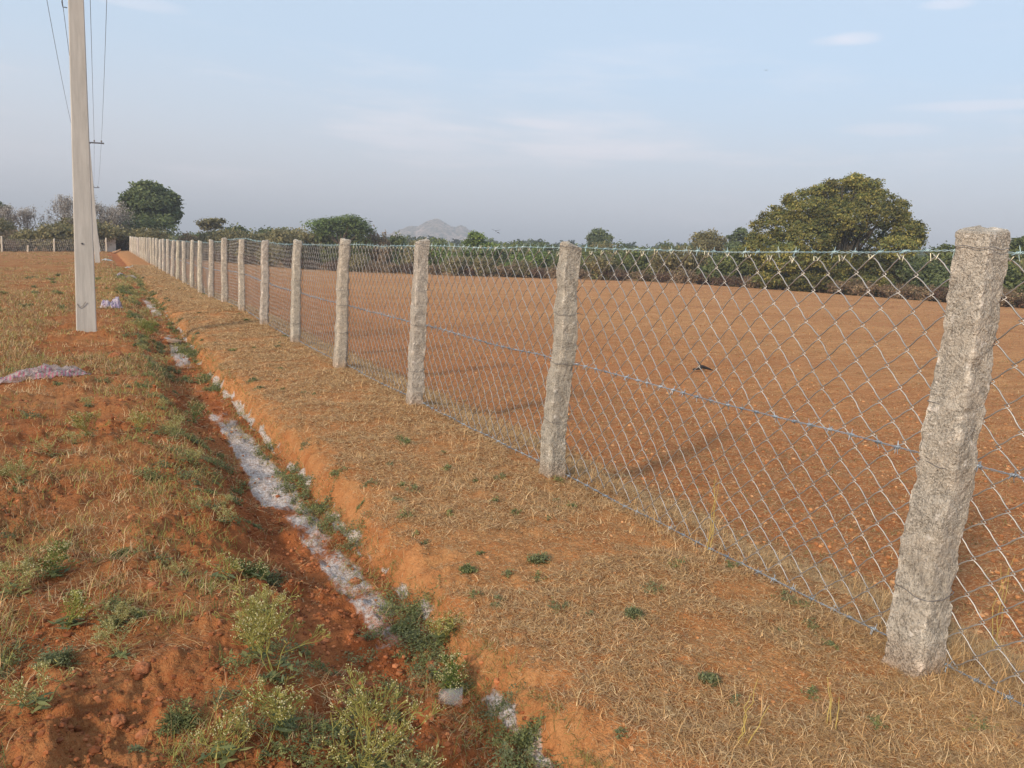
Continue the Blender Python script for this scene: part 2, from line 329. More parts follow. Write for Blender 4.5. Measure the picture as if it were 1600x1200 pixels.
def zones(x, y):
    u = x-drain_c(y)*sst(1.9, 1.3, x)*sst(.2, .6, x)
    far = sst(6, 2, y)
    band = np.interp(y, [0, 2, 2.7, 3.1, 4.1, 4.7, 5.0, 7.0, 7.8, 10.5, 11.3, 13.6, 14.4, 17, 18, 21, 23, 30, 40], [.1, .12, .35, .80, .62, .75, .95, .9, .38, .3, .85, .82, .25, .25, .8, .7, .25, .4, .5])
    uu = u+.035*fbm(y*3.3, x*2, s=55, o=3)
    Ls = np.interp(y, [2, 4.4, 5.2, 5.8, 7], [.92, .90, .80, .85, .86]); silt = sst(Ls, Ls+.08, uu)*sst(1.17, 1.09, uu)*np.clip(band+.45*fbm(x*9, y*7, s=51, o=4), 0, 1)
    silt = np.maximum(silt, sst(1.16, 1.19, uu)*sst(1.25, 1.215, uu+.03*fbm(y*9, x*9, s=59, o=3))*(.08+.92*sst(.36, .58, .5+.5*fbm(y*4.3, u*9, s=53, o=4, g=.65)))*.9)
    silt = silt*sst(45, 20, y)*.95
    straw = sst(1.255, 1.31, u+.05*fbm(y*4, x*4, s=57, o=2))*sst(3.6, 3.1, x)*.42+sst(.6, .2, x)*(.35+.45*sst(8, 30, y))*1.
    straw = straw+.5*sst(80, 88, np.hypot(x, y))
    field = sst(2.95, 3.25, x+.12*fbm(x*2, y*2, s=61, o=2)); bund = sst(1.1, 1.3, u)
    return np.stack([np.clip(silt, 0, 1), np.clip(straw, 0, 1), field, bund], -1)

angs = np.radians(np.concatenate([np.arange(-180, -30, 5.), np.arange(-30, -8, .6), np.arange(-8, 66, .12), np.arange(66, 90, .8), np.arange(90, 180, 5.)]))
rad = [.25]
while rad[-1] < 14: rad.append(rad[-1]*1.0075)
while rad[-1] < 4300: rad.append(rad[-1]*1.016)
rad = np.array(rad); A, RR = np.meshgrid(angs, rad); nr, na = A.shape
X = (RR*np.sin(A)).ravel(); Y = (RR*np.cos(A)).ravel(); Z = H(X, Y)
far = sst(100, 160, np.hypot(X, Y)); Z = Z*(1-far)+far*np.interp(np.arctan2(X, Y), e_az, e_z)*.9
V = np.stack([X, Y, Z], 1); ZN = zones(X, Y)
i, j = np.meshgrid(np.arange(nr-1), np.arange(na), indexing='ij'); j2 = (j+1) % na
F = np.stack([i*na+j, (i+1)*na+j, (i+1)*na+j2, i*na+j2], -1).reshape(-1, 4)[:, ::-1]
cx, cy = X[F].mean(1), Y[F].mean(1); cu = cx-drain_c(cy); inside = (cy > -6)&(cy < 88)
cls = np.where((cx > 3.0), 1, np.where((cu > 1.31)&inside, 2, np.where((cu > .52)&(cu <= 1.31)&inside, 3, 0)))
for k, nm in ((0, 'ground'), (1, 'field'), (2, 'embankment'), (3, 'ditch')):
    f = F[cls == k]; uq, inv = np.unique(f, return_inverse=True)
    o = mesh_np(nm, V[uq], inv.reshape(-1, 4), M_soil, ZN[uq], True, attr='Zone'); tag(o, kind='structure')
    if k == 0:   # close the small hole under the viewpoint
        pass
c0 = mesh_np('ground', np.concatenate([[[0, 0, -.1]], V[:na]]), np.array([(0, 1+(q+1) % na, 1+q) for q in range(na)]), M_soil, np.zeros((na+1, 4)), attr='Zone'); tag(c0, kind='structure')

# ------------------------------------------------------------------ granite posts
FX, Y0, SP = 2.4596, 1.519, 2.44
def post(x, y, base, hgt, w, seed, rings, name, label, cat, group, lean=(0, 0), ties=(), tint=(1, 1, 1), parent_rot=0.):
    rg = np.random.default_rng(seed)
    root = empty(name, (x, y, base), label, cat, group, (lean[1], lean[0], parent_rot))
    per = 72 if rings > 100 else 44 if rings > 40 else (20 if rings > 16 else 12)
    t = np.linspace(0, 2*np.pi, per, endpoint=False)+np.pi/4
    p = 40.0; ct, st = np.cos(t), np.sin(t); rad_ = 1/(np.abs(ct)**p+np.abs(st)**p)**(1/p)   # squarish ring
    ux, uy = rad_*ct, rad_*st
    zz = np.linspace(-.30, hgt, rings); o1, o2, o3, o4 = rg.uniform(0, 50, 4)
    V = []; wx = w*rg.uniform(.94, 1.06); wy = w*rg.uniform(.94, 1.06)
    for k, z in enumerate(zz):
        tp = 1-.20*max(0, z)/hgt
        bx = .010*float(vn(np.array([z*3.0+o1]), np.array([0.])))+.006*float(vn(np.array([z*9+o2]), np.array([0.])))
        by = .010*float(vn(np.array([z*2.6+o2]), np.array([3.])))
        X_ = ux*wx/2*tp; Y_ = uy*wy/2*tp
        n_ = fbm(X_*16+o1, z*11+o3, Y_*16, s=seed % 90, o=4, g=.6)*.007+fbm(X_*50+o1, z*45+o3, Y_*50, s=seed % 70, o=4, g=.65)*.006
        n_ = n_-.014*np.maximum(0, fbm(X_*9, z*7+o4, Y_*9, s=seed % 50+7, o=2)-.25)*4*.35
        cm = np.clip((np.hypot(ux, uy)-1.12)/.25, 0, 1); n_ = n_-cm*(.006*np.clip(fbm(X_*12+o2, z*9+o1, Y_*12, s=seed % 40+3, o=3)-.05, 0, 1)*3)
        s_ = 1+n_/(w/2)
        top = .0 if k < rings-1 else 1
        V.append(np.stack([X_*s_+bx, Y_*s_+by, np.full(per, z)+(ct*rg.uniform(-.012, .012)+.010*vn(t*1.3+o1, t*0+2.))*(z/hgt if z > hgt*.97 else 0)], 1))
    V.append(V[-1]*[.88, .88, 1]+[0, 0, .008]); V.append(V[-1]*[.5, .5, 1]+[0, 0, .003]); nn = len(V)
    V = np.concatenate(V+[V[-1].mean(0)[None]]); i, j = np.meshgrid(np.arange(nn-1), np.arange(per), indexing='ij')
    F = np.stack([i*per+j, i*per+(j+1) % per, (i+1)*per+(j+1) % per, (i+1)*per+j], -1).reshape(-1, 4)
    cmask = np.tile(np.clip((np.hypot(ux, uy)-1.18)/.2, 0, 1), nn); cn = fbm(V[:nn*per, 2]*23+o1, V[:nn*per, 0]*30+V[:nn*per, 1]*30, s=seed % 33, o=3); vc = np.array(tint)[None]*(1+.55*cmask*np.clip(cn*4+.1, 0, 1))[:, None]; dirt = np.clip(1-V[:nn*per, 2]/.13, 0, 1)[:, None]*.55; vc = vc*(1-dirt)+np.array([(.85, .55, .36)])*dirt; vc = np.concatenate([vc, [tint]])
    mb = MB(); mb.add(V, F, vc); c = len(V)-1; mb.T.append(np.array([(c, (nn-1)*per+q, (nn-1)*per+(q+1) % per) for q in range(per)]))
    mb.build('post_shaft', M_gran, root, rings < 60)
    for tz, sl in ties:
        a = np.linspace(-.3, 2*np.pi-.3, 49); tw = w*(1-.20*tz/hgt)/2+.006
        r9 = 1/(np.abs(np.cos(a))**7+np.abs(np.sin(a))**7)**(1/7)*tw
        P = np.stack([np.cos(a)*r9, np.sin(a)*r9, tz+sl*np.sin(a+.8)+.003*np.sin(a*5)], 1)
        P = np.concatenate([P, [[tw+.02, -.03, tz+.004], [tw+.05, -.02, tz-.006]]]) if rg.random() < .6 else P
        m2 = MB(); path_tube(m2, P, .0014, 5); m2.build('tie_wire', M_tie, root, True)
    return root
ordw = ['Nearest', 'Second', 'Third', 'Fourth', 'Fifth', 'Sixth', 'Seventh', 'Eighth', 'Ninth', 'Tenth', 'Eleventh', 'Twelfth']
hts = {0: 1.485, 1: 1.43, 2: 1.455, 3: 1.475, 4: 1.465, 5: 1.44, 6: 1.40}
look = {0: 'granite post filling the right side, chipped pale ridge up its middle', 1: 'granite post back along the fence, top cut on a slope and left edge notched',
        2: 'granite post from the right, flat topped with a greyer right face', 3: 'granite post from the right, straight and flat topped beside the flat crowned acacia',
        4: 'granite post from the right, narrow and upright in the wire fence', 5: 'granite post from the right, slightly bent near its middle'}
FYEND = Y0+34*SP
for k in range(-1, 35):
    y = Y0+SP*k; rg = np.random.default_rng(100+k)
    b = float(H(np.array([FX]), np.array([y]), False)[0]); h = hts.get(k, 1.44+rg.uniform(-.03, .03))
    if k == -1: lab = 'granite post standing just outside the right edge of the view'
    elif k < 12: lab = ordw[k]+' '+look.get(k, 'granite post counting back from the largest one at the right')
    else: lab = 'far granite post in the crowded stretch of fence beyond the twelfth post'
    ties = () if k > 8 else [(1.43+rg.uniform(-.02, .02), .004), (.97+rg.uniform(-.1, .1), .012), (.73, .008), (.36+rg.uniform(-.08, .08), .014)]
    rings = 180 if k < 1 else (120 if k < 2 else (70 if k < 3 else (36 if k < 8 else (14 if k < 16 else 8))))
    t_ = rg.uniform(.90, 1.06); tint = (t_, t_*rg.uniform(.96, 1.0), t_*rg.uniform(.9, 1.))
    post(FX, y, b, h, .135 if k < 1 else rg.uniform(.120, .140), 300+k*7, rings, 'stone_post', lab, 'fence post', 'granite posts of the wire fence', (rg.uniform(-.02, .02) if k else .012, rg.uniform(-.015, .015)), ties, tint)

# ------------------------------------------------------------------ chain link mesh
MX = FX+.085
def fence_base(y): return H(np.full_like(y, FX), y, False)
w_, rows, ZB = .0625, 21, .035
root = empty('chain_link_mesh', (MX, Y0, 0), 'galvanised diamond wire mesh stretched along the field side of the posts', 'wire mesh')
hk = (1.40-ZB)/rows
def zig(i0, i1, pts, sides, rw):
    I = np.arange(i0, i1); n = len(I); k = np.arange(rows+1)
    par = (k[None, :]+I[:, None]) % 2
    ov = .0085
    yy = -2.6+I[:, None]*w_+np.where(par == 1, w_+ov, -ov)
    zz = ZB+k[None, :]*hk+0*yy
    P = []
    for s in range(pts):
        f = s/pts; fs = f+.05*math.sin(2*math.pi*f)
        yb = yy[:, :-1]*(1-fs)+yy[:, 1:]*fs; zb = zz[:, :-1]*(1-f)+zz[:, 1:]*f
        dx = np.where(par[:, :-1] == 0, 1, -1)*.0045*math.sin(math.pi*f)
        P.append(np.stack([dx, yb, zb], -1))
    P = np.stack(P, 2).reshape(n, rows*pts, 3); last = np.stack([0*yy[:, -1:], yy[:, -1:], zz[:, -1:]], -1); P = np.concatenate([P, last], 1)
    y, z = P[..., 1].copy(), P[..., 2].copy()
    P[..., 1] += .015*vn(y*2.1, z*2.6, s=71)+.007*vn(y*9, z*8, s=72); P[..., 2] += .016*vn(y*1.7, z*2.2, s=73)+.006*vn(y*9, z*9, s=74)
    P[..., 0] += .012*vn(y*1.3, z*1.9, s=75)+.004*vn(y*6, z*6, s=76)
    P[..., 2] += fence_base(y.ravel()).reshape(y.shape)
    P[..., 1] -= Y0
    V, F = tubes(P, rw, sides, (1, 0, 0)); return V, F, P
mb = MB(); n_end = int((FYEND+2.6)/w_)
for a, b, pt, sd_, rw in ((0, int(12.5/w_), 5, 5, .0025), (int(12.5/w_), int(30/w_), 2, 4, .0025), (int(30/w_), n_end, 1, 3, .0023)):
    V, F, P = zig(a, b, pt, sd_, rw); mb.add(V, F)
    if pt == 5: topends = P[:, -1].copy(); topprev = P[:, -3].copy()
st = topends.copy(); n = len(st); d = (topends-topprev); d /= np.linalg.norm(d, axis=1, keepdims=True)
P = np.stack([st-d*.008, st+d*.004+[0, 0, .004], st+d*.007+[-.009, 0, .002], st-d*.006+[-.010, 0, -.012]*np.ones((n, 1))+rng.uniform(-.007, .007, (n, 3))], 1)
V, F = tubes(P, .0021, 5, (1, 0, 0)); mb.add(V, F, (1.5, 1.5, 1.2))
mb.build('mesh_wires', M_wire, root, True)

def barbed(name, label, z0, x, m, sag, seed, ymax_detail=26):
    rg = np.random.default_rng(seed); root = empty(name, (x, Y0, 0), label, 'barbed wire')
    mb = MB()
    def line(y): 
        b = ((y-Y0)/SP) % 1; return z0+fence_base(y)-sag*4*b*(1-b)+.006*vn(y*3, y*0, s=seed), .006*vn(y*2.2, y*0, s=seed+1)
    for ph in (0, np.pi):
        y = np.arange(-2.4, 14, .008); z, dx = line(y); q = y*2*np.pi/.055+ph
        P = np.stack([dx+.0026*np.cos(q), y-Y0, z+.0026*np.sin(q)], 1); V, F = tubes(P[None], .0014, 4, (1, 0, 0)); mb.add(V, F)
    y = np.concatenate([np.arange(14, 30, .1), np.arange(30, FYEND, .4)]); z, dx = line(y); V, F = tubes(np.stack([dx, y-Y0, z], 1)[None], .0036, 4, (1, 0, 0)); mb.add(V, F)
    mb.build('strand', m, root, True)
    yb = np.arange(-2.3, 40, .098); yb = yb+rg.uniform(-.012, .012, len(yb)); z, dx = line(yb); n = len(yb); L = .024; m3 = MB()
    for s in (0, 1):
        an = rg.uniform(0, np.pi, n); u = np.stack([np.cos(an), rg.uniform(-.35, .35, n), np.sin(an)], 1); c = np.stack([dx, yb-Y0+.006*s, z], 1)
        P = np.stack([c-u*L, c-u*.004+[0, .003, 0], c+u*.004-[0, .003, 0], c+u*L], 1); V, F = tubes(P, np.array([[.0011, .0019, .0019, .0011]])*np.ones((n, 1)), 4, (0, 1, 0)); m3.add(V, F)
        q = np.linspace(0, 4*np.pi, 9); P = c[:, None]+np.stack([.0058*np.cos(q), (q/(4*np.pi)-.5)*.018, .0058*np.sin(q)], 1)[None]; V, F = tubes(P, .0020, 4, (0, 1, 0)); m3.add(V, F)
    m3.build('barbs', m, root, True)['kind'] = 'stuff'
barbed('barbed_wire', 'pale teal barbed wire along the very top of the diamond mesh', 1.425, MX-.012, M_barb_teal, .012, 5)
barbed('barbed_wire', 'blue grey barbed wire crossing the mesh at half height', .728, MX-.016, M_barb, .01, 6)
barbed('barbed_wire', 'blue grey barbed wire along the foot of the mesh near the soil', .03, MX-.016, M_barb, .01, 8)

# ------------------------------------------------------------------ utility poles and lines
OFF = (-.60, -.28, .30, .64); POLES = [(-.21, 12.85, .03, 'Tall pale concrete utility pole nearest the camera, in a mound of red soil'),
    (-.19, 48.6, 0, 'concrete utility pole partly hidden behind the nearest pole, its crossarm showing'), (-.2, 84.0, 0, 'farthest utility pole, only its small crossarm showing beside the nearest pole')]
PHS = (7.25, 6.40, 5.95); LEAN = (.010, .055, .105); XSH = (-.12, 0, 0)
def pole(x, y, rz, label, PH, ln, xs_h):
    g = float(H(np.array([x]), np.array([y]), False)[0]); r = empty('utility_pole', (x, y, g), label, 'utility pole', 'concrete poles along the ditch', (0, -ln, rz))
    mb = MB(); k_h = (PH+.35)/7.6; lv = [(z_*k_h if z_ > 0 else z_, a_, b_) for z_, a_, b_ in [(-.5, .137, .075), (0, .131, .072), (2.5, .112, .066), (5, .092, .060), (7.6, .072, .054), (7.62, .064, .046)]]; b = .010; V = []
    for z, hx, hy in lv:
        V += [(hx-b, hy, z), (-hx+b, hy, z), (-hx, hy-b, z), (-hx, -hy+b, z), (-hx+b, -hy, z), (hx-b, -hy, z), (hx, -hy+b, z), (hx, hy-b, z)]
    F = [(l*8+i, l*8+(i+1) % 8, (l+1)*8+(i+1) % 8, (l+1)*8+i) for l in range(5) for i in range(8)]; mb.add(V, F)
    mb.Q.append(np.array([(40, 41, 42, 43), (40, 43, 44, 47), (47, 44, 45, 46)])); mb.build('shaft', M_conc, r)
    mb = MB(); box(mb, (xs_h, -.075, PH), (.76, .03, .032), bev=.004); box(mb, (0, -.075, PH-.06), (.12, .035, .012)); mb.build('crossarm', M_dark, r)
    for o in [v_+xs_h for v_ in OFF]:
        mb = MB(); path_tube(mb, [(o, -.075, PH+.03), (o, -.075, PH+.08)], .012, 8); path_tube(mb, [(o, -.075, PH+.07), (o, -.075, PH+.09), (o, -.075, PH+.105), (o, -.075, PH+.13), (o, -.075, PH+.15)], [.045, .05, .025, .04, .02], 10)
        mb.build('insulator', M_porc, r, True)
    return r, g
gs = []
for n_, (x, y, rz, lab) in enumerate(POLES):
    r, g = pole(x, y, rz, lab, PHS[n_], LEAN[n_], XSH[n_]); gs.append(g)
    if n_ == 0:
        mb = MB(); path_tube(mb, [(-.02, -.078, 1.28), (-.02, -.072, 1.28)], .014, 10); mb.build('bolt_hole', M_dark, r)
        mb = MB(); path_tube(mb, [(-.11, -.078, .42), (-.08, -.083, .36), (-.03, -.083, .40), (.0, -.085, .45)], .004, 5); mb.build('bent_wire', M_tie, r)
        mb = MB(); path_tube(mb, [(-.11, -.02, 4.58), (-.16, -.02, 4.58), (-.17, -.02, 4.52), (-.16, -.02, 4.46), (-.11, -.02, 4.46)], .007, 6); mb.build('step_hook', M_dark, r)
nms = ['leftmost overhead line, passing left of the nearest pole', 'overhead line running close along the left edge of the nearest pole', 'inner overhead line just right of the nearest pole', 'outermost overhead line to the right of the nearest pole']
for o, lb in zip(OFF, nms):
    P = []; ends = [(-.22+o+XSH[0], -22.5, PHS[0]+.1)]
    for q in range(3):
        hq = PHS[q]+.14; ends.append((POLES[q][0]+(o+XSH[q])*math.cos(LEAN[q])-hq*math.sin(LEAN[q]), POLES[q][1]-.075, gs[q]+hq*math.cos(LEAN[q])+(o+XSH[q])*math.sin(LEAN[q])))
    for e0, e1 in zip(ends[:-1], ends[1:]):
        for t in np.linspace(0, 1, 25)[:-1]: P.append((e0[0]+(e1[0]-e0[0])*t, e0[1]+(e1[1]-e0[1])*t, e0[2]+(e1[2]-e0[2])*t-.42*4*t*(1-t)))
    P.append(ends[-1]); mb = MB(); path_tube(mb, P, .006, 5); tag(mb.build('power_line', M_line, None, True), 'thin dark '+lb, 'power line', 'overhead lines strung between the poles')
exec_later = []

# ------------------------------------------------------------------ foliage builders
def quads_from(Cn, U, Wv, c):
    """leaf rhombs: centre, half-length vector, half-width vector"""
    V = np.stack([Cn-U, Cn-Wv, Cn+U, Cn+Wv], 1).reshape(-1, 3); n = len(Cn); F = np.arange(n*4).reshape(n, 4)
    return V, F, np.repeat(c, 4, 0)
def rdir(rg, n):
    v = rg.normal(size=(n, 3)); return v/np.linalg.norm(v, axis=1, keepdims=True)
def leaf_cloud(rg, lumps, n, size, pal, spread=.22, lower=.35, lumpvar=.12, up=.4, gap=-.30):
    """lumps: (x,y,z,rx,ry,rz). Leaves gathered in twig sprays over the outer shell of each lump."""
    L = np.array(lumps, float); vol = (L[:, 3]*L[:, 5])**1.0; pr = vol/vol.sum(); pal = np.array(pal, float)
    per = 9; m = n//per; k = rg.choice(len(L), m, p=pr); d = rdir(rg, m); d[:, 2] = np.where((d[:, 2] < 0)&(rg.random(m) > lower), -d[:, 2], d[:, 2])
    rr = rg.uniform(.55, 1.0, m)**.6*(1+.16*rg.normal(size=m)*.6)
    Cn = L[k, :3]+d*L[k, 3:6]*rr[:, None]
    # leave gaps
    s = 2.2/np.median(L[:, 3]); keep = fbm(Cn[:, 0]*s, Cn[:, 1]*s, Cn[:, 2]*s, s=77, o=2) > gap; Cn, d, k = Cn[keep], d[keep], k[keep]; m = len(Cn)
    sp = np.median(L[:, 3])*spread
    P = Cn[:, None]+rg.normal(size=(m, per, 3))*sp*[1, 1, .55]; nrm = d[:, None]*.6+rg.normal(size=(m, per, 3))*.6; nrm[..., 2] += up
    P = P.reshape(-1, 3); nrm = nrm.reshape(-1, 3); nrm /= np.linalg.norm(nrm, axis=1, keepdims=True)
    q = rdir(rg, len(P)); U = np.cross(nrm, q); U /= np.linalg.norm(U, axis=1, keepdims=True); Wv = np.cross(nrm, U)
    sz = size*rg.uniform(.6, 1.35, len(P))[:, None]
    ci = rg.integers(0, len(pal), m); cc = pal[ci]*(1+lumpvar*rg.normal(size=(len(L), 1)))[k]*(1+.16*rg.normal(size=(m, 1))); cc = np.repeat(cc, per, 0)*(1+.12*rg.normal(size=(len(P), 1)))
    return quads_from(P, U*sz, Wv*sz*.62, np.clip(cc, .008, .9))
def limb(mb, a, b, r0, r1, rg, col, bend=.12, k=6):
    a = np.array(a, float); b = np.array(b, float); L = np.linalg.norm(b-a); t = np.linspace(0, 1, k)[:, None]
    mid = rg.normal(size=3)*bend*L; P = a*(1-t)+b*t+mid*(t*(1-t)*2)+rg.normal(size=(k, 3))*.02*L*(t*(1-t)*4)
    path_tube(mb, P, list(np.linspace(r0, r1, k)), 7, col); return P
BARK = (.12, .09, .065)
def px_tree(name, label, cat, D, bx, by, lumps, n, size, pal, trunk=.3, group=None, bark=BARK, seed=1, depth=1.0, gz=None, px_low=None, **kw):
    """lumps in photo pixels (x,y,rx,ry) give the size and place of each bough at distance D"""
    rg = np.random.default_rng(seed); S = mpp(bx, D); B = at(bx, by, D)
    g = float(H(B[0:1], B[1:2], False)[0]) if gz is None else gz; root = empty(name, (B[0], B[1], g), label, cat, group)
    dirv = np.array([B[0], B[1], 0])/D; W3 = []
    for (x, y, rx, ry) in lumps:
        P = at(x, y, D); P = P+dirv*(rg.uniform(-1, 1) if not (px_low and y > px_low) else rg.uniform(-2.2, -1.))*rx*S*.9*depth; rl = rx*S
        W3.append((*(P-[B[0], B[1], g]), rl, rl*depth, ry*S))
    V, F, c = leaf_cloud(rg, W3, n, size, pal, **kw); mb = MB(); mb.add(V, F, c); mb.build('crown', M_leaf, root)
    tb = MB(); ctr = np.mean([w[:3] for w in W3], 0); low = min(w[2]-w[5] for w in W3); fork = np.array([ctr[0]*.15, ctr[1]*.15, max(.4, low*.6+.1*ctr[2])])
    limb(tb, (0, 0, -.2), fork, trunk, trunk*.8, rg, bark, .05)
    for w in W3: limb(tb, fork, w[:3], trunk*.5, trunk*.08, rg, bark, .12)
    tb.build('trunk', M_bark, root, True); return root
G_dark = [(0.138, 0.167, 0.071), (0.109, 0.14, 0.062), (0.174, 0.2, 0.085)]
G_yel = [(0.287, 0.259, 0.077), (0.23, 0.224, 0.068), (0.149, 0.167, 0.053), (0.356, 0.305, 0.088), (0.115, 0.138, 0.051)]
G_mid = [(0.158, 0.185, 0.069), (0.124, 0.152, 0.061), (0.2, 0.218, 0.076)]
G_bri = [(0.218, 0.276, 0.075), (0.172, 0.23, 0.063), (0.138, 0.184, 0.057)]
G_acac = [(0.175, 0.244, 0.081), (0.146, 0.196, 0.074), (0.215, 0.272, 0.099)]
G_brown = [(0.286, 0.198, 0.124), (0.229, 0.164, 0.104), (0.358, 0.252, 0.15), (0.2, 0.164, 0.091)]
G_olive = [(0.232, 0.208, 0.1), (0.187, 0.172, 0.086), (0.284, 0.237, 0.114)]
# round dark tree on the left
lm = [(212, 318, 17, 17), (226, 303, 17, 14), (246, 304, 18, 15), (262, 318, 16, 18), (234, 325, 25, 20), (205, 334, 12, 12), (268, 336, 11, 12), (250, 342, 20, 14), (218, 345, 17, 11), (233, 296, 14, 9)]
px_tree('banyan_tree', 'big round dense dark green tree at the far end of the fence', 'tree', 104, 240, 372, lm, 26000, .20, G_dark, .55, seed=3, up=.3)
# great yellow-green tree on the right
lm = [(1328, 300, 30, 22), (1300, 312, 34, 24), (1362, 310, 28, 22), (1262, 325, 34, 26), (1385, 335, 32, 24), (1320, 340, 48, 32), (1225, 348, 34, 28), (1415, 360, 26, 22), (1270, 370, 45, 34),
      (1350, 375, 48, 34), (1200, 375, 30, 26), (1400, 385, 30, 22), (1235, 400, 40, 28), (1300, 410, 45, 26), (1190, 405, 24, 20), (1360, 412, 36, 20), (1285, 292, 16, 10), (1345, 285, 18, 10), (1240, 310, 16, 12), (1430, 352, 12, 12),
      (1210, 432, 30, 16), (1260, 436, 34, 18), (1315, 440, 34, 18), (1365, 436, 30, 16), (1180, 388, 22, 18), (1418, 375, 22, 20), (1285, 345, 40, 30)]
lm = [(x, y+5, rx*.84, ry*.80) for x, y, rx, ry in lm]+[(1184, 352, 11, 9), (1196, 338, 9, 8), (1212, 330, 11, 9), (1236, 313, 12, 11), (1252, 304, 8, 7), (1272, 299, 12, 9), (1299, 290, 12, 9), (1316, 286, 8, 6), (1336, 281, 12, 8), (1362, 286, 13, 8), (1374, 300, 9, 9), (1392, 314, 10, 7), (1408, 320, 10, 10), (1410, 340, 9, 9), (1430, 356, 11, 9), (1434, 374, 9, 11), (1180, 372, 11, 10), (1262, 318, 12, 9), (1350, 305, 14, 9), (1310, 315, 16, 10)]
px_tree('spreading_tree', 'huge broad yellow green tree towering behind the field hedge', 'tree', 80, 1310, 450, lm, 170000, .105, G_yel, .5, seed=5, up=.4, spread=.2, lower=.8, bark=(.05, .042, .03), lumpvar=.16, px_low=383, gap=-.06)
# flat-topped acacia
lm = [(492, 352, 13, 5), (510, 349, 16, 6), (530, 347, 18, 6), (548, 345, 14, 7), (560, 352, 14, 8), (525, 356, 26, 6), (568, 362, 10, 8), (545, 362, 24, 8), (505, 362, 14, 6)]
px_tree('acacia_tree', 'flat topped green acacia above the fence line', 'tree', 102, 532, 395, lm, 13000, .13, G_acac, .2, seed=7, up=.9, spread=.3)
lm = [(318, 350, 8, 4), (330, 347, 9, 4), (344, 347, 7, 4), (334, 354, 12, 4), (322, 356, 7, 3)]
px_tree('small_tree', 'thin olive flat crowned tree right of the round dark tree', 'tree', 112, 332, 382, lm, 2600, .15, G_olive, .14, seed=9, up=.9, spread=.4)
lm = [(745, 372, 12, 9), (735, 384, 11, 10), (752, 386, 16, 10), (770, 390, 12, 9), (745, 398, 24, 9)]
px_tree('bright_tree', 'small bright leafy green tree near the middle of the hedge', 'tree', 100, 746, 418, lm, 6000, .15, G_bri, .16, seed=11)
lm = [(937, 366, 12, 8), (928, 374, 10, 8), (947, 373, 8, 8), (937, 382, 15, 9)]
px_tree('dark_tree', 'compact dark green tree rising just right of the second stone post', 'tree', 150, 938, 420, lm, 4200, .22, G_dark, .2, seed=13)
lm = [(1095, 374, 12, 9), (1110, 370, 12, 9), (1122, 378, 9, 8), (1105, 386, 20, 9), (1118, 392, 14, 7)]
px_tree('pale_tree', 'thin pale olive tree just left of the huge yellow green tree', 'tree', 105, 1106, 435, lm, 5000, .15, G_olive, .15, seed=15, spread=.3)
lm = [(1147, 374, 9, 8), (1158, 366, 9, 9), (1168, 376, 10, 10), (1150, 388, 18, 9)]
px_tree('dark_tree', 'dark bluish tree leaning against the left flank of the huge tree', 'tree', 130, 1155, 436, lm, 4500, .2, G_dark, .2, seed=16)
lm = [(1482, 392, 12, 8), (1470, 400, 18, 12), (1500, 410, 30, 16), (1455, 415, 22, 12)]
px_tree('dark_tree', 'low dark tree right of the huge tree, partly behind the nearest post', 'tree', 95, 1478, 460, lm, 6000, .17, G_mid, .2, seed=18)
lm = [(1590, 384, 16, 10), (1610, 392, 24, 14), (1580, 405, 26, 16), (1620, 420, 30, 18)]
px_tree('dark_tree', 'dark tree at the right edge beyond the nearest post', 'tree', 90, 1600, 466, lm, 7000, .17, G_mid, .2, seed=19)
lm = [(2, 330, 9, 9), (-12, 326, 14, 12), (0, 342, 12, 8)]
px_tree('dark_tree', 'dark green tree cut by the left edge of the photo', 'tree', 112, -4, 375, lm, 4000, .17, G_dark, .2, seed=21)

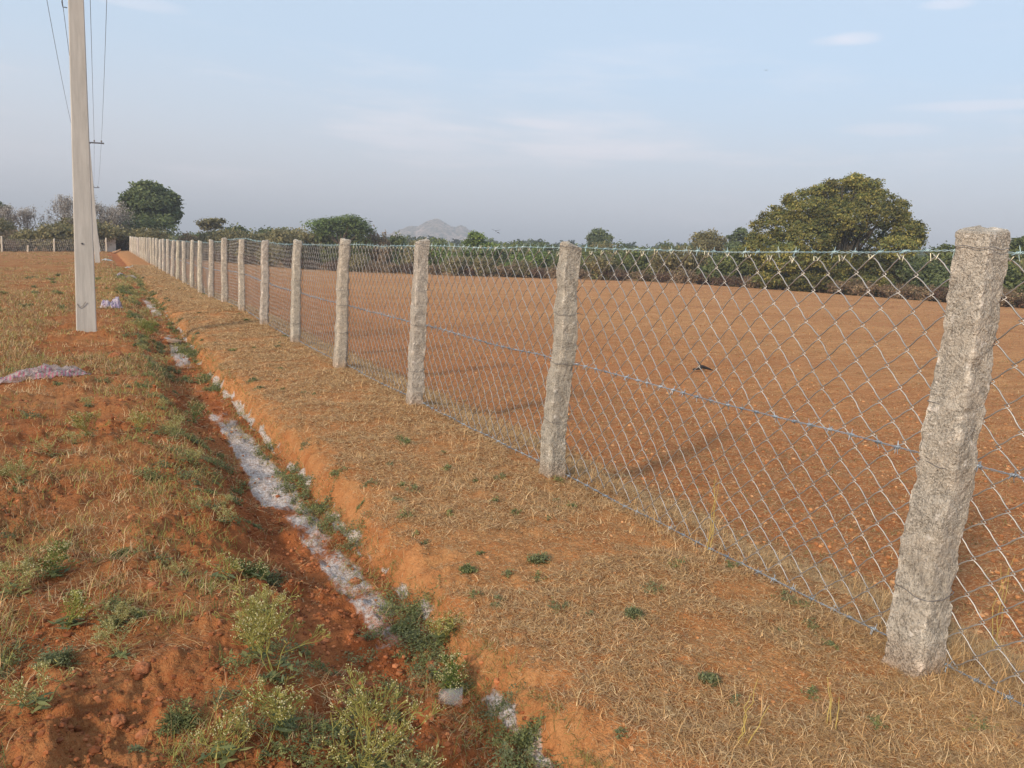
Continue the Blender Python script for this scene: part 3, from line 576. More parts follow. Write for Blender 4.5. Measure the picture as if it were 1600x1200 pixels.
# leafless pale trees on the left
def bare_tree(label, D, px, py, hpx, wpx, seed, tips=(.46, .41, .36), nb=5, dens=1.):
    rg = np.random.default_rng(seed); S = mpp(px, D); B = at(px, py, D); g = float(H(B[0:1], B[1:2], False)[0]); Hh = hpx*S+B[2]-g; Wd = wpx*S
    root = empty('leafless_tree', (B[0], B[1], g), label, 'tree'); col = (.17, .14, .12); segs = []; tp = []
    def grow(p, d, L, r, lev):
        q = p+d*L; m = (p+q)/2+rg.normal(size=3)*.07*L; segs.append((p, m, q, r, r*.68))
        if lev == 0 or r < .008: tp.append(q); return
        for _ in range(3 if rg.random() < .55*dens else 2):
            e = d+rg.normal(size=3)*.62; e[2] = e[2]*.75+.16; e[0] *= Wd/Hh*.9; e /= np.linalg.norm(e); grow(q, e, L*rg.uniform(.66, .86), r*.62, lev-1)
    for _ in range(nb):
        d = np.array([rg.normal()*.9*Wd/Hh, rg.normal()*.6, .7]); d /= np.linalg.norm(d); grow(np.array([0, 0, Hh*.18]), d, Hh*.25, .11, 6)
    segs.append((np.array([0, 0, -.2]), np.array([.04, 0, Hh*.1]), np.array([0, 0, Hh*.19]), .24, .2))
    P = np.array([[a, b, c] for a, b, c, _, _ in segs]); mx = np.percentile(P[:, 2, 2], 99); sc = np.array([1, 1, Hh/mx]); P = P*sc
    wd = np.percentile(np.abs(P[:, 2, 0]), 97); P[..., 0] *= Wd/wd; rr = np.array([[s[3], (s[3]+s[4])/2, s[4]] for s in segs]); rr = np.maximum(rr, .014)
    V, F = tubes(P, rr, 5, (.3, .4, .85)); mb = MB(); mb.add(V, F, col); mb.build('branches', M_bark, root, True)
    T = np.array(tp)*sc*[Wd/wd, 1, 1]; T = np.repeat(T, 3, 0)+rg.normal(size=(len(tp)*3, 3))*.16; U = rdir(rg, len(T))*.055; Wv = np.cross(U, rdir(rg, len(T))); Wv *= .045/np.maximum(np.linalg.norm(Wv, axis=1, keepdims=True), 1e-6)
    V, F, c = quads_from(T, U, Wv, np.array(tips)*(1+.25*rg.normal(size=(len(T), 1)))); mb = MB(); mb.add(V, F, c); mb.build('blossom', M_leaf, root)
bare_tree('wide leafless tree with pale twig tips left of the nearest pole', 96, 106, 378, 68, 38, 31)
bare_tree('leafless tree with pale twigs between the nearest pole and the round dark tree', 96, 168, 380, 58, 28, 33)
bare_tree('fine leafless tree with pale branches near the left edge', 104, 30, 372, 46, 36, 35)
bare_tree('small leafless tree at the right foot of the other bare trees', 100, 196, 380, 38, 20, 37)

# ------------------------------------------------------------------ shrubs and palms as copies
def bush_proto(seed, pal, rx, hz_, n, size, sp=.25):
    rg = np.random.default_rng(seed); lm = []
    for _ in range(9):
        a = rg.uniform(0, 2*np.pi); r = rx*rg.uniform(0, .65); h = hz_*rg.uniform(.25, .72); q = rx*rg.uniform(.3, .48); lm.append((r*math.cos(a), r*math.sin(a), h, q, q, hz_*rg.uniform(.22, .34)))
    mb = MB(); V, F, c = leaf_cloud(rg, lm, n, size, pal, spread=sp, lower=.8); mb.add(V, F, c)
    tb = MB()
    for w in lm: limb(tb, (rg.uniform(-.1, .1), rg.uniform(-.1, .1), -.1), w[:3], .035, .012, rg, BARK)
    return mb, tb
def proto_pair(nm, mb, tb, a, b):
    o = mb.build(a, M_leaf); t = tb.build(b, M_bark, None, True); ms = (o.data, t.data)
    for q in (o, t): bpy.data.objects.remove(q)
    return ms
def place(ms, names, root):
    for me, nm in zip(ms, names):
        o = bpy.data.objects.new(nm, me); COL.objects.link(o); o.parent = root
protos = {}
for key, pal, rx, h, n, sz in (('dry', G_brown, 1.6, 1.5, 3600, .075), ('dry2', [(.17, .10, .07), (.13, .075, .05), (.20, .15, .09)], 1.5, 1.2, 3200, .07), ('olive', G_olive, 2.2, 2.4, 4200, .11), ('green', G_mid, 2.4, 2.8, 4600, .12), ('bright', G_bri, 2.0, 2.4, 4200, .11), ('dark', G_dark, 2.6, 3.3, 5000, .13)):
    protos[key] = [proto_pair('b', *bush_proto(hash(key) % 1 + 50+len(protos)*3+q, pal, rx, h, n, sz), 'foliage', 'stems') for q in range(2)]
def span(px):
    e = [(203, 'left of the granite posts'), (352, 'above the crowded far posts'), (458, 'above the posts left of the fifth one'), (532, 'between the fourth and fifth granite posts'), (648, 'between the third and fourth granite posts'), (875, 'between the second and third granite posts'), (1170, 'right of the second granite post'), (1445, 'below the huge tree'), (1500, 'behind the nearest post')]
    for x_, t in e:
        if px < x_: return t
    return 'right of the nearest granite post'
TOPH = {}
def size_to(px, py, D, key):
    P = at(px, py, D); g = float(H(P[0:1], P[1:2], False)[0]) if D < 110 else float(np.interp(math.atan2(P[0], P[1]), e_az, e_z)); return P, max(.5, P[2]-g)/{'dry': 1.45, 'dry2': 1.15, 'olive': 2.35, 'green': 2.7, 'bright': 2.35, 'dark': 3.2}[key]
def pxof(az):
    d = np.array([math.sin(az), math.cos(az), 0.]); z = d@_f; return 800+FPX*(d@_r2)/z
def bush(key, x, y, s, rz, lab, grp, sz=1., nm='shrub'):
    g = float(H(np.array([x]), np.array([y]), False)[0]) if math.hypot(x, y) < 110 else float(np.interp(math.atan2(x, y), e_az, e_z))
    r = empty(nm, (x, y, g), lab, 'shrub', grp, (0, 0, rz)); r.scale = (s, s, s*sz); place(random.choice(protos[key]), ('foliage', 'stems'), r)
rb = random.Random(5)
az = 5.0
while az < 66:
    a = R_(az); Rr = float(np.interp(a, e_az, e_R)); px_ = None
    for key, dd, s, sz, lab, grp in ((rb.choice(['dry', 'dry2', 'dry', 'olive' if az < 35 else 'dry2']), rb.uniform(1.0, 3.5), rb.uniform(.85, 1.15), 1.0, 'dry brown scrub bush at the field edge, '+span(pxof(R_(az))), 'dry scrub along the field edge'),):
        D = Rr+dd+1; bush(key, D*math.sin(a), D*math.cos(a), s, rb.uniform(0, 6), lab, grp, sz, 'dry_shrub')
    az += rb.uniform(1.0, 1.7)
az = 5.0
while az < 66:
    a = R_(az); Rr = float(np.interp(a, e_az, e_R)); D = Rr+rb.uniform(6, 12)
    key = rb.choice(['green', 'olive', 'bright', 'green', 'bright'] if 22 < az < 46 else (['olive', 'green', 'olive', 'dry', 'olive'] if az <= 22 else ['green', 'dark', 'olive', 'olive']))
    pq = pxof(a); ty = np.interp(pq, [250, 480, 600, 700, 870, 1000, 1100, 1250, 1450, 1600], [358, 362, 366, 390, 392, 388, 388, 396, 410, 408])+rb.uniform(-7, 8); sc_ = size_to(pq, ty, D, key)[1]
    bush(key, D*math.sin(a), D*math.cos(a), min(1.3, sc_), rb.uniform(0, 6), 'leafy bush of the far hedge, '+span(pq), 'leafy bushes of the far hedge', sc_/min(1.3, sc_), 'hedge_shrub'); az += rb.uniform(1.1, 1.8)
az = 2.0
while az < 64:
    a = R_(az); D = rb.uniform(112, 135)
    key = rb.choice(['dark', 'green', 'dark', 'olive']); pq = pxof(a); ty = np.interp(pq, [200, 480, 600, 700, 870, 1000, 1100, 1250, 1450, 1600], [356, 360, 366, 382, 384, 382, 382, 388, 396, 396])+rb.uniform(-5, 8); sc_ = size_to(pq, ty, D, key)[1]
    bush(key, D*math.sin(a), D*math.cos(a), min(1.6, sc_), rb.uniform(0, 6), 'tall bush behind the far hedge, '+span(pq), 'tall bushes behind the hedge', sc_/min(1.6, sc_), 'tall_shrub'); az += rb.uniform(1.2, 2.0)
# left scrub behind the cross fence
az = -9.5
while az < 3.5:
    a = R_(az)
    for D, keys, s in ((rb.uniform(89, 91), ['dry', 'dry2', 'olive'], rb.uniform(.9, 1.2)), (rb.uniform(93, 95), ['olive', 'dry', 'dry2'], rb.uniform(1.2, 1.6)), (rb.uniform(97, 100), ['olive', 'dark', 'dry'], rb.uniform(1.1, 1.5))):
        bush(rb.choice(keys), D*math.sin(a), D*math.cos(a), s, rb.uniform(0, 6), 'brown olive scrub bush behind the far wire fence, '+('left of the nearest pole' if pxof(a) < 118 else 'hidden by the poles or between them' if pxof(a) < 158 else 'right of the poles'), 'scrub behind the far left fence', 1.0, 'scrub_bush')
    az += rb.uniform(.9, 1.4)
def palm_proto(seed):
    rg = np.random.default_rng(seed); tb = MB(); P = limb(tb, (0, 0, -.3), (rg.uniform(-.6, .6), rg.uniform(-.6, .6), 7.5), .18, .12, rg, (.14, .12, .10), .04); top = P[-1]; mb = MB()
    for q in range(24):
        a = rg.uniform(0, 2*np.pi); el = rg.uniform(-.5, 1.2); L = rg.uniform(2.2, 3.0); t = np.linspace(0, 1, 7)[:, None]
        d = np.array([math.cos(a)*math.cos(el), math.sin(a)*math.cos(el), math.sin(el)]); Q = top+d*L*t+np.array([0, 0, -1.3])*t**2; sd2 = np.cross(d, [0, 0, 1]); sd2 /= np.linalg.norm(sd2)+1e-6
        c = Q[:-1]+rg.normal(size=(6, 3))*.02; U = (Q[1:]-Q[:-1])*.8
        for sgn in (-1, 1):
            Cn = c+sd2*sgn*.22-[0, 0, .12]; Wv = sd2*sgn*.30*np.linspace(1, .5, 6)[:, None]-np.array([0, 0, .2]); V, F, cc = quads_from(Cn, U, Wv, np.array([(.045, .065, .03)])*(1+.2*rg.normal(size=(6, 1)))); mb.add(V, F, cc)
    return mb, tb
pp = [proto_pair('p', *palm_proto(90+q), 'fronds', 'trunk') for q in range(3)]
dt = [proto_pair('p', *bush_proto(200+q, G_dark, 3.8, 7.5, 5200, .26, .22), 'crown', 'trunk') for q in range(3)]
for q in range(230):
    px_ = rb.uniform(420, 1560); D = rb.uniform(290, 430); ty = np.interp(px_, [420, 600, 700, 900, 1000, 1150, 1560], [360, 370, 375, 379, 382, 380, 396])+rb.uniform(-6, 8); P = at(px_, ty, D); x, y = P[0], P[1]; g = float(np.interp(math.atan2(x, y), e_az, e_z))*.9; s = (P[2]-g)/8.6
    if rb.random() < .72:
        r = empty('palm_tree', (x, y, g), 'distant hazy palm on the horizon, '+span(px_), 'palm tree', 'palms on the horizon', (0, 0, rb.uniform(0, 6))); place(rb.choice(pp), ('fronds', 'trunk'), r)
    else:
        s *= 8.6/7.6; r = empty('distant_tree', (x, y, g), 'distant hazy round tree on the horizon, '+span(px_), 'tree', 'round trees on the horizon', (0, 0, rb.uniform(0, 6))); place(rb.choice(dt), ('crown', 'trunk'), r)
    r.scale = (min(s, 1.35)*rb.uniform(.9, 1.1), min(s, 1.35), s)
# low green mass of the far wood
rg = np.random.default_rng(400); lm = []
for q in range(420):
    a = R_(rg.uniform(2, 68)); D = rg.uniform(180, 460); g = float(np.interp(a, e_az, e_z))*.9; q_ = rg.uniform(3, 5.5); hh = (1+D/400*math.degrees(a)/30); lm.append((D*math.sin(a), D*math.cos(a), g+rg.uniform(1.2, 2.6)*hh, q_, q_, rg.uniform(2, 3.)*hh))
V, F, c = leaf_cloud(rg, lm, 90000, .5, G_dark+G_mid, spread=.2); mb = MB(); mb.add(V, F, c); tag(mb.build('far_wood', M_leaf), kind='stuff')

# ------------------------------------------------------------------ hill
def hill():
    D = 1450.; P = at(683, 395, D); S = mpp(683, D); ax = np.array([P[0], P[1]])/D; rt = np.array([ax[1], -ax[0]])
    us = np.linspace(-150*S, 170*S, 220); vs = np.linspace(-200, 200, 80); U, Vv = np.meshgrid(us, vs)
    prof = np.interp(U/S, [-145, -105, -85, -65, -43, -30, -15, -3, 3, 12, 20, 27, 34, 41, 52, 66, 90, 120, 165], [0, 20, 33, 45, 54, 57, 64, 68, 68, 63, 59, 57, 60, 59, 53, 45, 30, 12, 0])
    env = np.clip(1-(np.abs(Vv)/197)**1.5, 0, 1)
    Zh = (prof*S*env)*(1+.10*fbm(U/29, Vv/29, s=91, o=5, g=.6)*np.clip(1-env*.6, .2, 1))+5.5*fbm(U/13, Vv/13, s=92, o=4, g=.65)*env*np.clip(prof/12, 0, 1)
    X_ = P[0]+rt[0]*U+ax[0]*Vv; Y_ = P[1]+rt[1]*U+ax[1]*Vv; ny, nx = U.shape; i, j = np.meshgrid(np.arange(ny-1), np.arange(nx-1), indexing='ij')
    F = np.stack([i*nx+j, i*nx+j+1, (i+1)*nx+j+1, (i+1)*nx+j], -1).reshape(-1, 4)
    m, n, b = mat('rocky_hill'); f = noise(n, .12, 6, .75); g = noise(n, .04, 4, .6); c = mix(n, mr(n, f, .42, .58), (.09, .09, .05), (.60, .44, .36)); c = mix(n, mr(n, g, .4, .65, 0, .5), c, (.16, .14, .08)); n.links.new(c, b.inputs['Base Color'])
    bump(n, b, f, 1.0, 6)
    tag(mesh_np('hill', np.stack([X_.ravel(), Y_.ravel(), Zh.ravel()-1], 1), F, m, None, True), kind='structure')
hill()

# ------------------------------------------------------------------ far left fence, wall, shrine, log
YC = 86.3
def gzz(x, y): return float(H(np.array([float(x)]), np.array([float(y)]), False)[0])
labs = ['post of the far wire fence at the left edge of the photo', 'pale post of the far wire fence midway between the left edge and the pole', 'pale post of the far wire fence just right of the poles']
cfx = []
for q, (px_, h) in enumerate(((2, 1.45), (84.5, 1.25), (166.5, 1.35))):
    P = at(px_, 388, 86.); cfx.append(P[0]); post(P[0], YC, gzz(P[0], YC), h, .16, 900+q, 10, 'fence_post', labs[q], 'fence post', 'posts of the far left fence', (rb.uniform(-.03, .03), 0), (), (1.15, 1.1, 1.05))
P = at(43, 390, 84.); post(P[0], 84.2, gzz(P[0], 84.2), .62, .17, 911, 8, 'stump_post', 'short broken stone stub in front of the far left wire fence', 'post', None, (0, 0), (), (1.1, 1, .9))
root = empty('wire_fence', (cfx[0], YC, 0), 'thin grey wire fence crossing the far left of the ground', 'fence'); mb = MB(); xs = np.linspace(-16, cfx[2]+.1, 60)
for hh in (.08, .3, .52, .74, .96, 1.16):
    zl = H(xs, np.full_like(xs, YC), False)+hh; V, F = tubes(np.stack([xs-cfx[0], 0*xs, zl], 1)[None], .006, 4, (0, 1, 0)); mb.add(V, F)
mb.build('strands', M_wire, root); mb = MB(); xx = np.arange(-16, cfx[2], .16); n = len(xx); zb = H(xx, np.full_like(xx, YC), False)
P = np.stack([np.stack([xx-cfx[0], 0*xx+.01, zb+.08], 1), np.stack([xx-cfx[0]+.3, 0*xx+.01, zb+1.16], 1)], 1); P2 = P.copy(); P2[:, 0, 0] += .3; P2[:, 1, 0] -= .3
for q in (P, P2): V, F = tubes(q, .004, 3, (0, 1, 0)); mb.add(V, F)
mb.build('mesh_panel', M_wire, root)
def wall(px0, px1, D, h, label, m, hpy, nm='boundary_wall'):
    a = at(px0, 380, D); b = at(px1, 380, D); c = (a+b)/2; L = math.hypot(*(b-a)[:2])/2; g = gzz(c[0], c[1]); rz = math.atan2(b[1]-a[1], b[0]-a[0])
    topz = at((px0+px1)/2, hpy, D)[2]; r = empty(nm, (c[0], c[1], g), label, 'wall', None, (0, 0, rz)); mb = MB(); hh = (topz-g)
    box(mb, (0, 0, hh/2-.1), (L, .15, hh/2+.05), bev=.02); mb.build('masonry', m, r); mb = MB(); box(mb, (0, 0, hh-.02), (L+.06, .21, .045), bev=.01); mb.build('coping', m, r); return r
wall(185, 231, 92, 1, 'low grey brown wall at the far end of the stone posts', M_wall, 369)
wall(153, 180, 91, 1, 'low weathered wall with a white patch behind the far fence corner', M_wall, 367)
wall(163, 181, 89.5, 1, 'short broken whitewashed wall piece near the far fence corner', M_white, 371, 'whitewashed_wall')
D = 94; P = at(229, 369, D); S = mpp(229, D); g = gzz(P[0], P[1]); r = empty('shrine', (P[0], P[1], g), 'small pale domed shrine standing behind the low wall', 'shrine')
z1 = at(229, 363, D)[2]-g; z2 = at(229, 356, D)[2]-g; mb = MB(); box(mb, (0, 0, z1/2), (4*S, 4*S, z1/2+.02), bev=.03); mb.build('chamber', M_white, r); mb = MB()
path_tube(mb, [(0, 0, z1+.02), (0, 0, z1+.1), (0, 0, z1+.3*(z2-z1)), (0, 0, z1+.6*(z2-z1)), (0, 0, z1+.75*(z2-z1)), (0, 0, z2)], [4.4*S, 4.4*S, 3.6*S, 2.0*S, .8*S, .3*S], 12); mb.build('dome', M_white, r, True)
a = at(176, 392.5, 80); b = at(189, 388.5, 80); ga = gzz(a[0], a[1]); mb = MB(); path_tube(mb, [(0, 0, .05), ((b-a)[0]*.5, (b-a)[1]*.5, .18), ((b-a)[0], (b-a)[1], .42)], [.13, .11, .08], 8, (.5, .4, .3))
o = mb.build('log', M_wood, None, True); o.location = (a[0], a[1], ga); tag(o, 'pale fallen log propped at the far corner of the ground', 'log')

# ------------------------------------------------------------------ blades: grass, litter
def blades(B, az, lean, L, w, c, curve=.6, nseg=3, flatten=None):
    """B (n,3); az, lean (0 upright .. pi/2 flat), L, w (n,); -> strips"""
    n = len(B); t = np.linspace(0, 1, nseg+1); V = []
    p = B.copy(); side = np.stack([-np.sin(az), np.cos(az), 0*az], 1); tw = rng.uniform(-.9, .9, n)
    for k in range(nseg+1):
        ww = (w*(1-.75*t[k])/2)[:, None]; up_ = np.stack([0*az, 0*az, np.ones(n)], 1); s = side*np.cos(tw)[:, None]+up_*np.sin(tw)[:, None]*.5
        V.append(np.stack([p-s*ww, p+s*ww], 1))
        ln = lean+curve*t[k]; d = np.stack([np.cos(az)*np.sin(ln), np.sin(az)*np.sin(ln), np.cos(ln)], 1); p = p+d*(L/nseg)[:, None]
        az = az+rng.normal(size=n)*.25
    V = np.stack(V, 1).reshape(n, -1, 3); K = (nseg+1)*2
    i = np.arange(n)[:, None]*K; k = np.arange(nseg)[None]*2; F = np.stack([i+k, i+k+1, i+k+3, i+k+2], -1).reshape(-1, 4)
    return V.reshape(-1, 3), F, np.repeat(c, K, 0)
STRAW = np.array([(.70, .46, .22), (.62, .385, .175), (.80, .58, .33), (.54, .325, .155), (.45, .285, .16)])
GRN = np.array([(.23, .24, .07), (.18, .20, .065), (.32, .31, .09), (.38, .34, .11)])
def scatter(n, x0, x1, y0, y1, power=1.6):
    """uniform-in-log distance so that near ground gets most pieces"""
    t = rng.random(n); y = y0*(y1/y0)**(t) if power else rng.uniform(y0, y1, n); x = rng.uniform(x0, x1, n); return x, y
def pick(pal, n): return np.clip(pal[rng.integers(0, len(pal), n)]*(1+.15*rng.normal(size=(n, 1))), .01, .95)
# straw litter on the embankment
x, y = scatter(980000, 1.20, 3.35, .7, 45); dens = fbm(x*3.1, y*3.1, s=111, o=4)*1.9+.34+.15*sst(3, 8, y)+.25*sst(1.4, 1.9, x); keep = (dens > rng.random(len(x))*.75-.05)&(rng.random(len(x)) < np.clip(.5+y*.03, 0, 1)*(.12+.88*sst(1.235, 1.29, x-drain_c(y)))); x, y = x[keep], y[keep]; n = len(x)
D = np.hypot(x, y); B = np.stack([x, y, H(x, y)+rng.uniform(-.002, .012, n)], 1)
V, F, c = blades(B, rng.uniform(0, 6.283, n), rng.uniform(.9, 1.7, n), rng.uniform(.012, .042, n)*(1+.05*D), np.clip(.0013+.00042*D, .0012, .02)*rng.uniform(.7, 1.3, n), pick(STRAW, n)*(.55+.6*rng.random((n, 1))), .5)
mb = MB(); mb.add(V, F, c)
x, y = scatter(150000, 1.24, 3.4, .8, 14); keep = rng.random(len(x)) < sst(1.25, 1.33, x-drain_c(y)); x, y = x[keep], y[keep]; n = len(x); D = np.hypot(x, y)
V, F, c = blades(np.stack([x, y, H(x, y)+.001], 1), rng.uniform(0, 6.283, n), rng.uniform(1.2, 1.6, n), rng.uniform(.006, .022, n)*(1+.06*D), .0016+.0004*D, pick(STRAW, n)*(.6+.5*rng.random((n, 1))), .3, 1); mb.add(V, F, c)
x, y = scatter(26000, 1.25, 3.4, .6, 40); keep = fbm(x*2.2, y*2.2, s=113, o=3) > .08; x, y = x[keep], y[keep]; n = len(x); D = np.hypot(x, y)
V, F, c = blades(np.stack([x, y, H(x, y)], 1), rng.uniform(0, 6.283, n), rng.uniform(.2, 1.1, n), rng.uniform(.03, .09, n), np.clip(.0018+.0004*D, .0018, .012), pick(STRAW, n), .9); mb.add(V, F, c)
x, y = scatter(60000, .62, 1.26, .8, 40); keep = (fbm(x*6, y*3, s=117, o=3)+.9*sst(1.0, 1.12, x) > rng.random(len(x))*.9-.1); x, y = x[keep], y[keep]; n = len(x); D = np.hypot(x, y); cc = np.where((rng.random(n) < .35+.3*sst(1.02, 1.12, x))[:, None], pick(GRN*.8, n), pick(STRAW*.8, n))
V, F, c = blades(np.stack([x, y, H(x, y)+.002], 1), rng.uniform(0, 6.283, n), rng.uniform(.5, 1.55, n), rng.uniform(.015, .06, n)*(1+.05*D), .0012+.00042*D, cc, .5); mb.add(V, F, c)
tag(mb.build('dry_grass_litter', M_grass), kind='stuff')
# dry stalks along the foot of the mesh
mb = MB(); x, y = scatter(15000, 2.42, 3.2, .9, 70); keep = (fbm(x*2.2, y*2.0, s=115, o=4) > .02); x, y = x[keep], y[keep]; n = len(x); D = np.hypot(x, y)
V, F, c = blades(np.stack([x, y, H(x, y)], 1), rng.uniform(0, 6.283, n), rng.uniform(.1, 1.2, n), rng.uniform(.04, .19, n), np.clip(.0016+.0004*D, .0016, .016), pick(STRAW, n)*.8, .7, 4); mb.add(V, F, c)
tag(mb.build('fence_foot_grass', M_grass), kind='stuff')
# mixed grass over the left ground, in tufts
mb = MB(); nt_ = 9000; x, y = scatter(nt_, -3.2, .62, .7, 40); x = x*np.clip(y/4, .45, 3)*np.where(x < 0, 1, 1/np.clip(y/4, .45, 3)); x = np.where(x > .6, .5, x)
cl = fbm(x*1.1, y*1.1, s=121, o=3); keep = cl > np.where(y < 3.2, .12, -.22); x, y, cl = x[keep], y[keep], cl[keep]; m = len(x); per = 16; D = np.hypot(x, y); isg = rng.random(m) < (.34+.3*(x > .1))
cols = np.where(isg[:, None], pick(GRN, m), pick(STRAW*.8, m)); cols = np.repeat(cols, per, 0)*(1+.15*rng.normal(size=(m*per, 1)))
sp = np.repeat(.018+.006*D, per)[:, None]; bx = np.repeat(np.stack([x, y], 1), per, 0)+rng.normal(size=(m*per, 2))*sp; Dr = np.repeat(D, per)
B = np.stack([bx[:, 0], bx[:, 1], H(bx[:, 0], bx[:, 1])], 1); n = len(B)
V, F, c = blades(B, rng.uniform(0, 6.283, n), rng.uniform(.1, 1.1, n), rng.uniform(.02, .09, n)*np.repeat(rng.uniform(.6, 1.3, m), per), np.clip(.0015+.0005*Dr, .0015, .014), np.clip(cols, .01, .9), .8); mb.add(V, F, c)
# litter on the left ground
x, y = scatter(60000, -3.2, .9, .7, 35); x = np.where(x < 0, x*np.clip(y/4, .4, 3), x); keep = fbm(x*1.7, y*1.7, s=125, o=3) > np.where(y < 3.2, .15, -.05); x, y = x[keep], y[keep]; n = len(x); D = np.hypot(x, y)
V, F, c = blades(np.stack([x, y, H(x, y)+.004], 1), rng.uniform(0, 6.283, n), rng.uniform(1.2, 1.7, n), rng.uniform(.02, .09, n), np.clip(.0012+.00045*D, .0012, .012), pick(STRAW, n)*.85, .3); mb.add(V, F, c)
tag(mb.build('mixed_grass', M_grass), kind='stuff')
# grass on the far left plain and field stubble
mb = MB(); n = 60000; D = 9*(85/9)**rng.random(n); a = np.radians(rng.uniform(-9, 4, n)); x, y = D*np.sin(a), D*np.cos(a); keep = (x < .7)&(fbm(x*.5, y*.25, s=131, o=3) > -.15); x, y, D = x[keep], y[keep], D[keep]; n = len(x)
cols = np.where((rng.random(n) < .25)[:, None], pick(GRN, n), pick(STRAW*.7, n))
V, F, c = blades(np.stack([x, y, H(x, y)], 1), rng.uniform(0, 6.283, n), rng.uniform(.3, 1.3, n), rng.uniform(.04, .12, n), .004+.0005*D, cols, .6, 2); mb.add(V, F, c)
n = 150000; D = 3.6*(75/3.6)**rng.random(n); a = np.radians(rng.uniform(8, 64, n)); x, y = D*np.sin(a), D*np.cos(a); keep = (x > 3.1)&(fbm(x*.6, y*.6, s=133, o=3) > -.35); x, y, D = x[keep], y[keep], D[keep]; n = len(x)
cols = np.where((rng.random(n) < .22)[:, None], pick(GRN*.6, n), pick(STRAW*.75, n))
V, F, c = blades(np.stack([x, y, H(x, y)], 1), rng.uniform(0, 6.283, n), rng.uniform(.9, 1.6, n), rng.uniform(.015, .05, n)*(1+.02*D), .0016+.0005*D, cols, .3, 2); mb.add(V, F, c)
tag(mb.build('field_stubble', M_grass), kind='stuff')

# ------------------------------------------------------------------ clods and pebbles
t_ = (1+5**.5)/2
ICO = np.array([(-1, t_, 0), (1, t_, 0), (-1, -t_, 0), (1, -t_, 0), (0, -1, t_), (0, 1, t_), (0, -1, -t_), (0, 1, -t_), (t_, 0, -1), (t_, 0, 1), (-t_, 0, -1), (-t_, 0, 1)])/math.hypot(1, t_)
ICF = np.array([(0, 11, 5), (0, 5, 1), (0, 1, 7), (0, 7, 10), (0, 10, 11), (1, 5, 9), (5, 11, 4), (11, 10, 2), (10, 7, 6), (7, 1, 8), (3, 9, 4), (3, 4, 2), (3, 2, 6), (3, 6, 8), (3, 8, 9), (4, 9, 5), (2, 4, 11), (6, 2, 10), (8, 6, 7), (9, 8, 1)])
def clods(x, y, r, pal, mb):
    k_ = (zones(x, y)[:, 0] < .35)|(rng.random(len(x)) < .12); x, y, r = x[k_], y[k_], r[k_]; n = len(x); sc = rng.uniform(.65, 1.3, (n, 1, 3))*r[:, None, None]; V = ICO[None]*sc*(1+rng.uniform(-.22, .22, (n, 12, 1)))
    a = rng.uniform(0, 6.283, n); ca, sa = np.cos(a)[:, None], np.sin(a)[:, None]; V = np.stack([V[..., 0]*ca-V[..., 1]*sa, V[..., 0]*sa+V[..., 1]*ca, V[..., 2]*.75], -1)
    V = V+np.stack([x, y, H(x, y)+r*.15], 1)[:, None]; F = (ICF[None]+np.arange(n)[:, None, None]*12).reshape(-1, 3); mb.add(V.reshape(-1, 3), F, np.repeat(pick(pal, n), 12, 0))
SOILP = np.array([(.28, .095, .037), (.22, .072, .026), (.35, .13, .054), (.18, .058, .022)]); FP = np.array([(.44, .20, .08), (.37, .155, .06), (.50, .26, .12), (.33, .13, .05)])
mb = MB(); x, y = scatter(75000, -2.6, 1.2, .8, 22); x = np.where(x < 0, x*np.clip(y/4, .4, 3), x); keep = fbm(x*1.6, y*1.6, s=141, o=2) > -.25; x, y = x[keep], y[keep]
clods(x, y, (.0016+.011*rng.random(len(x))**7)*(1+.05*y), SOILP, mb)
x, y = scatter(4000, 1.2, 3.2, .7, 14); clods(x, y, .002+.007*rng.random(len(x))**3, FP, mb)
x, y = scatter(9000, .68, 1.2, .8, 16); clods(x, y, (.002+.010*rng.random(len(x))**4)*(1+.04*y), SOILP*1.25, mb)
tag(mb.build('soil_clods', M_attr), kind='stuff')
mb = MB(); n = 34000; D = 3.5*(60/3.5)**rng.random(n); a = np.radians(rng.uniform(6, 66, n)); x, y = D*np.sin(a), D*np.cos(a); k = x > 3.0; x, y, D = x[k], y[k], D[k]
clods(x, y, (.003+.014*rng.random(len(x))**5)*(1+.012*D), FP, mb); tag(mb.build('field_clods', M_attr), kind='stuff')

# ------------------------------------------------------------------ green herbs: creeping cover as stuff, clear clumps as things
def herb_arrays(rg, R0, Hh, nl, ls, pal):
    """clump of small leaves on short stems"""
    m = max(6, nl//10); a = rg.uniform(0, 6.283, m); r = R0*np.sqrt(rg.random(m)); tip = np.stack([r*np.cos(a), r*np.sin(a), Hh*(1-(r/R0)**2*.7)*rg.uniform(.5, 1, m)], 1)
    f = rg.uniform(.35, 1.05, (m, 10, 1)); P = tip[:, None]*f*[1, 1, 1]+rg.normal(size=(m, 10, 3))*R0*.09; P[..., 2] = np.abs(P[..., 2])+.004; P = P.reshape(-1, 3); n = len(P)
    nr_ = rg.normal(size=(n, 3))*.6+[0, 0, .9]; nr_ /= np.linalg.norm(nr_, axis=1, keepdims=True); q = rdir(rg, n); U = np.cross(nr_, q); U /= np.linalg.norm(U, axis=1, keepdims=True); Wv = np.cross(nr_, U); s = ls*rg.uniform(.6, 1.4, (n, 1))
    pal = np.array(pal); c = pal[rg.integers(0, len(pal), m)].repeat(10, 0)*(1+.15*rg.normal(size=(n, 1)))
    return P, U*s, Wv*s*.38, np.clip(c, .01, .8), tip
HB = [(.18, .21, .09), (.23, .25, .10), (.17, .20, .10), (.30, .30, .115)]; HBB = [(.18, .20, .11), (.21, .23, .12), (.24, .25, .11)]
mb = MB(); rg = np.random.default_rng(77); cnt = 0
spots = []
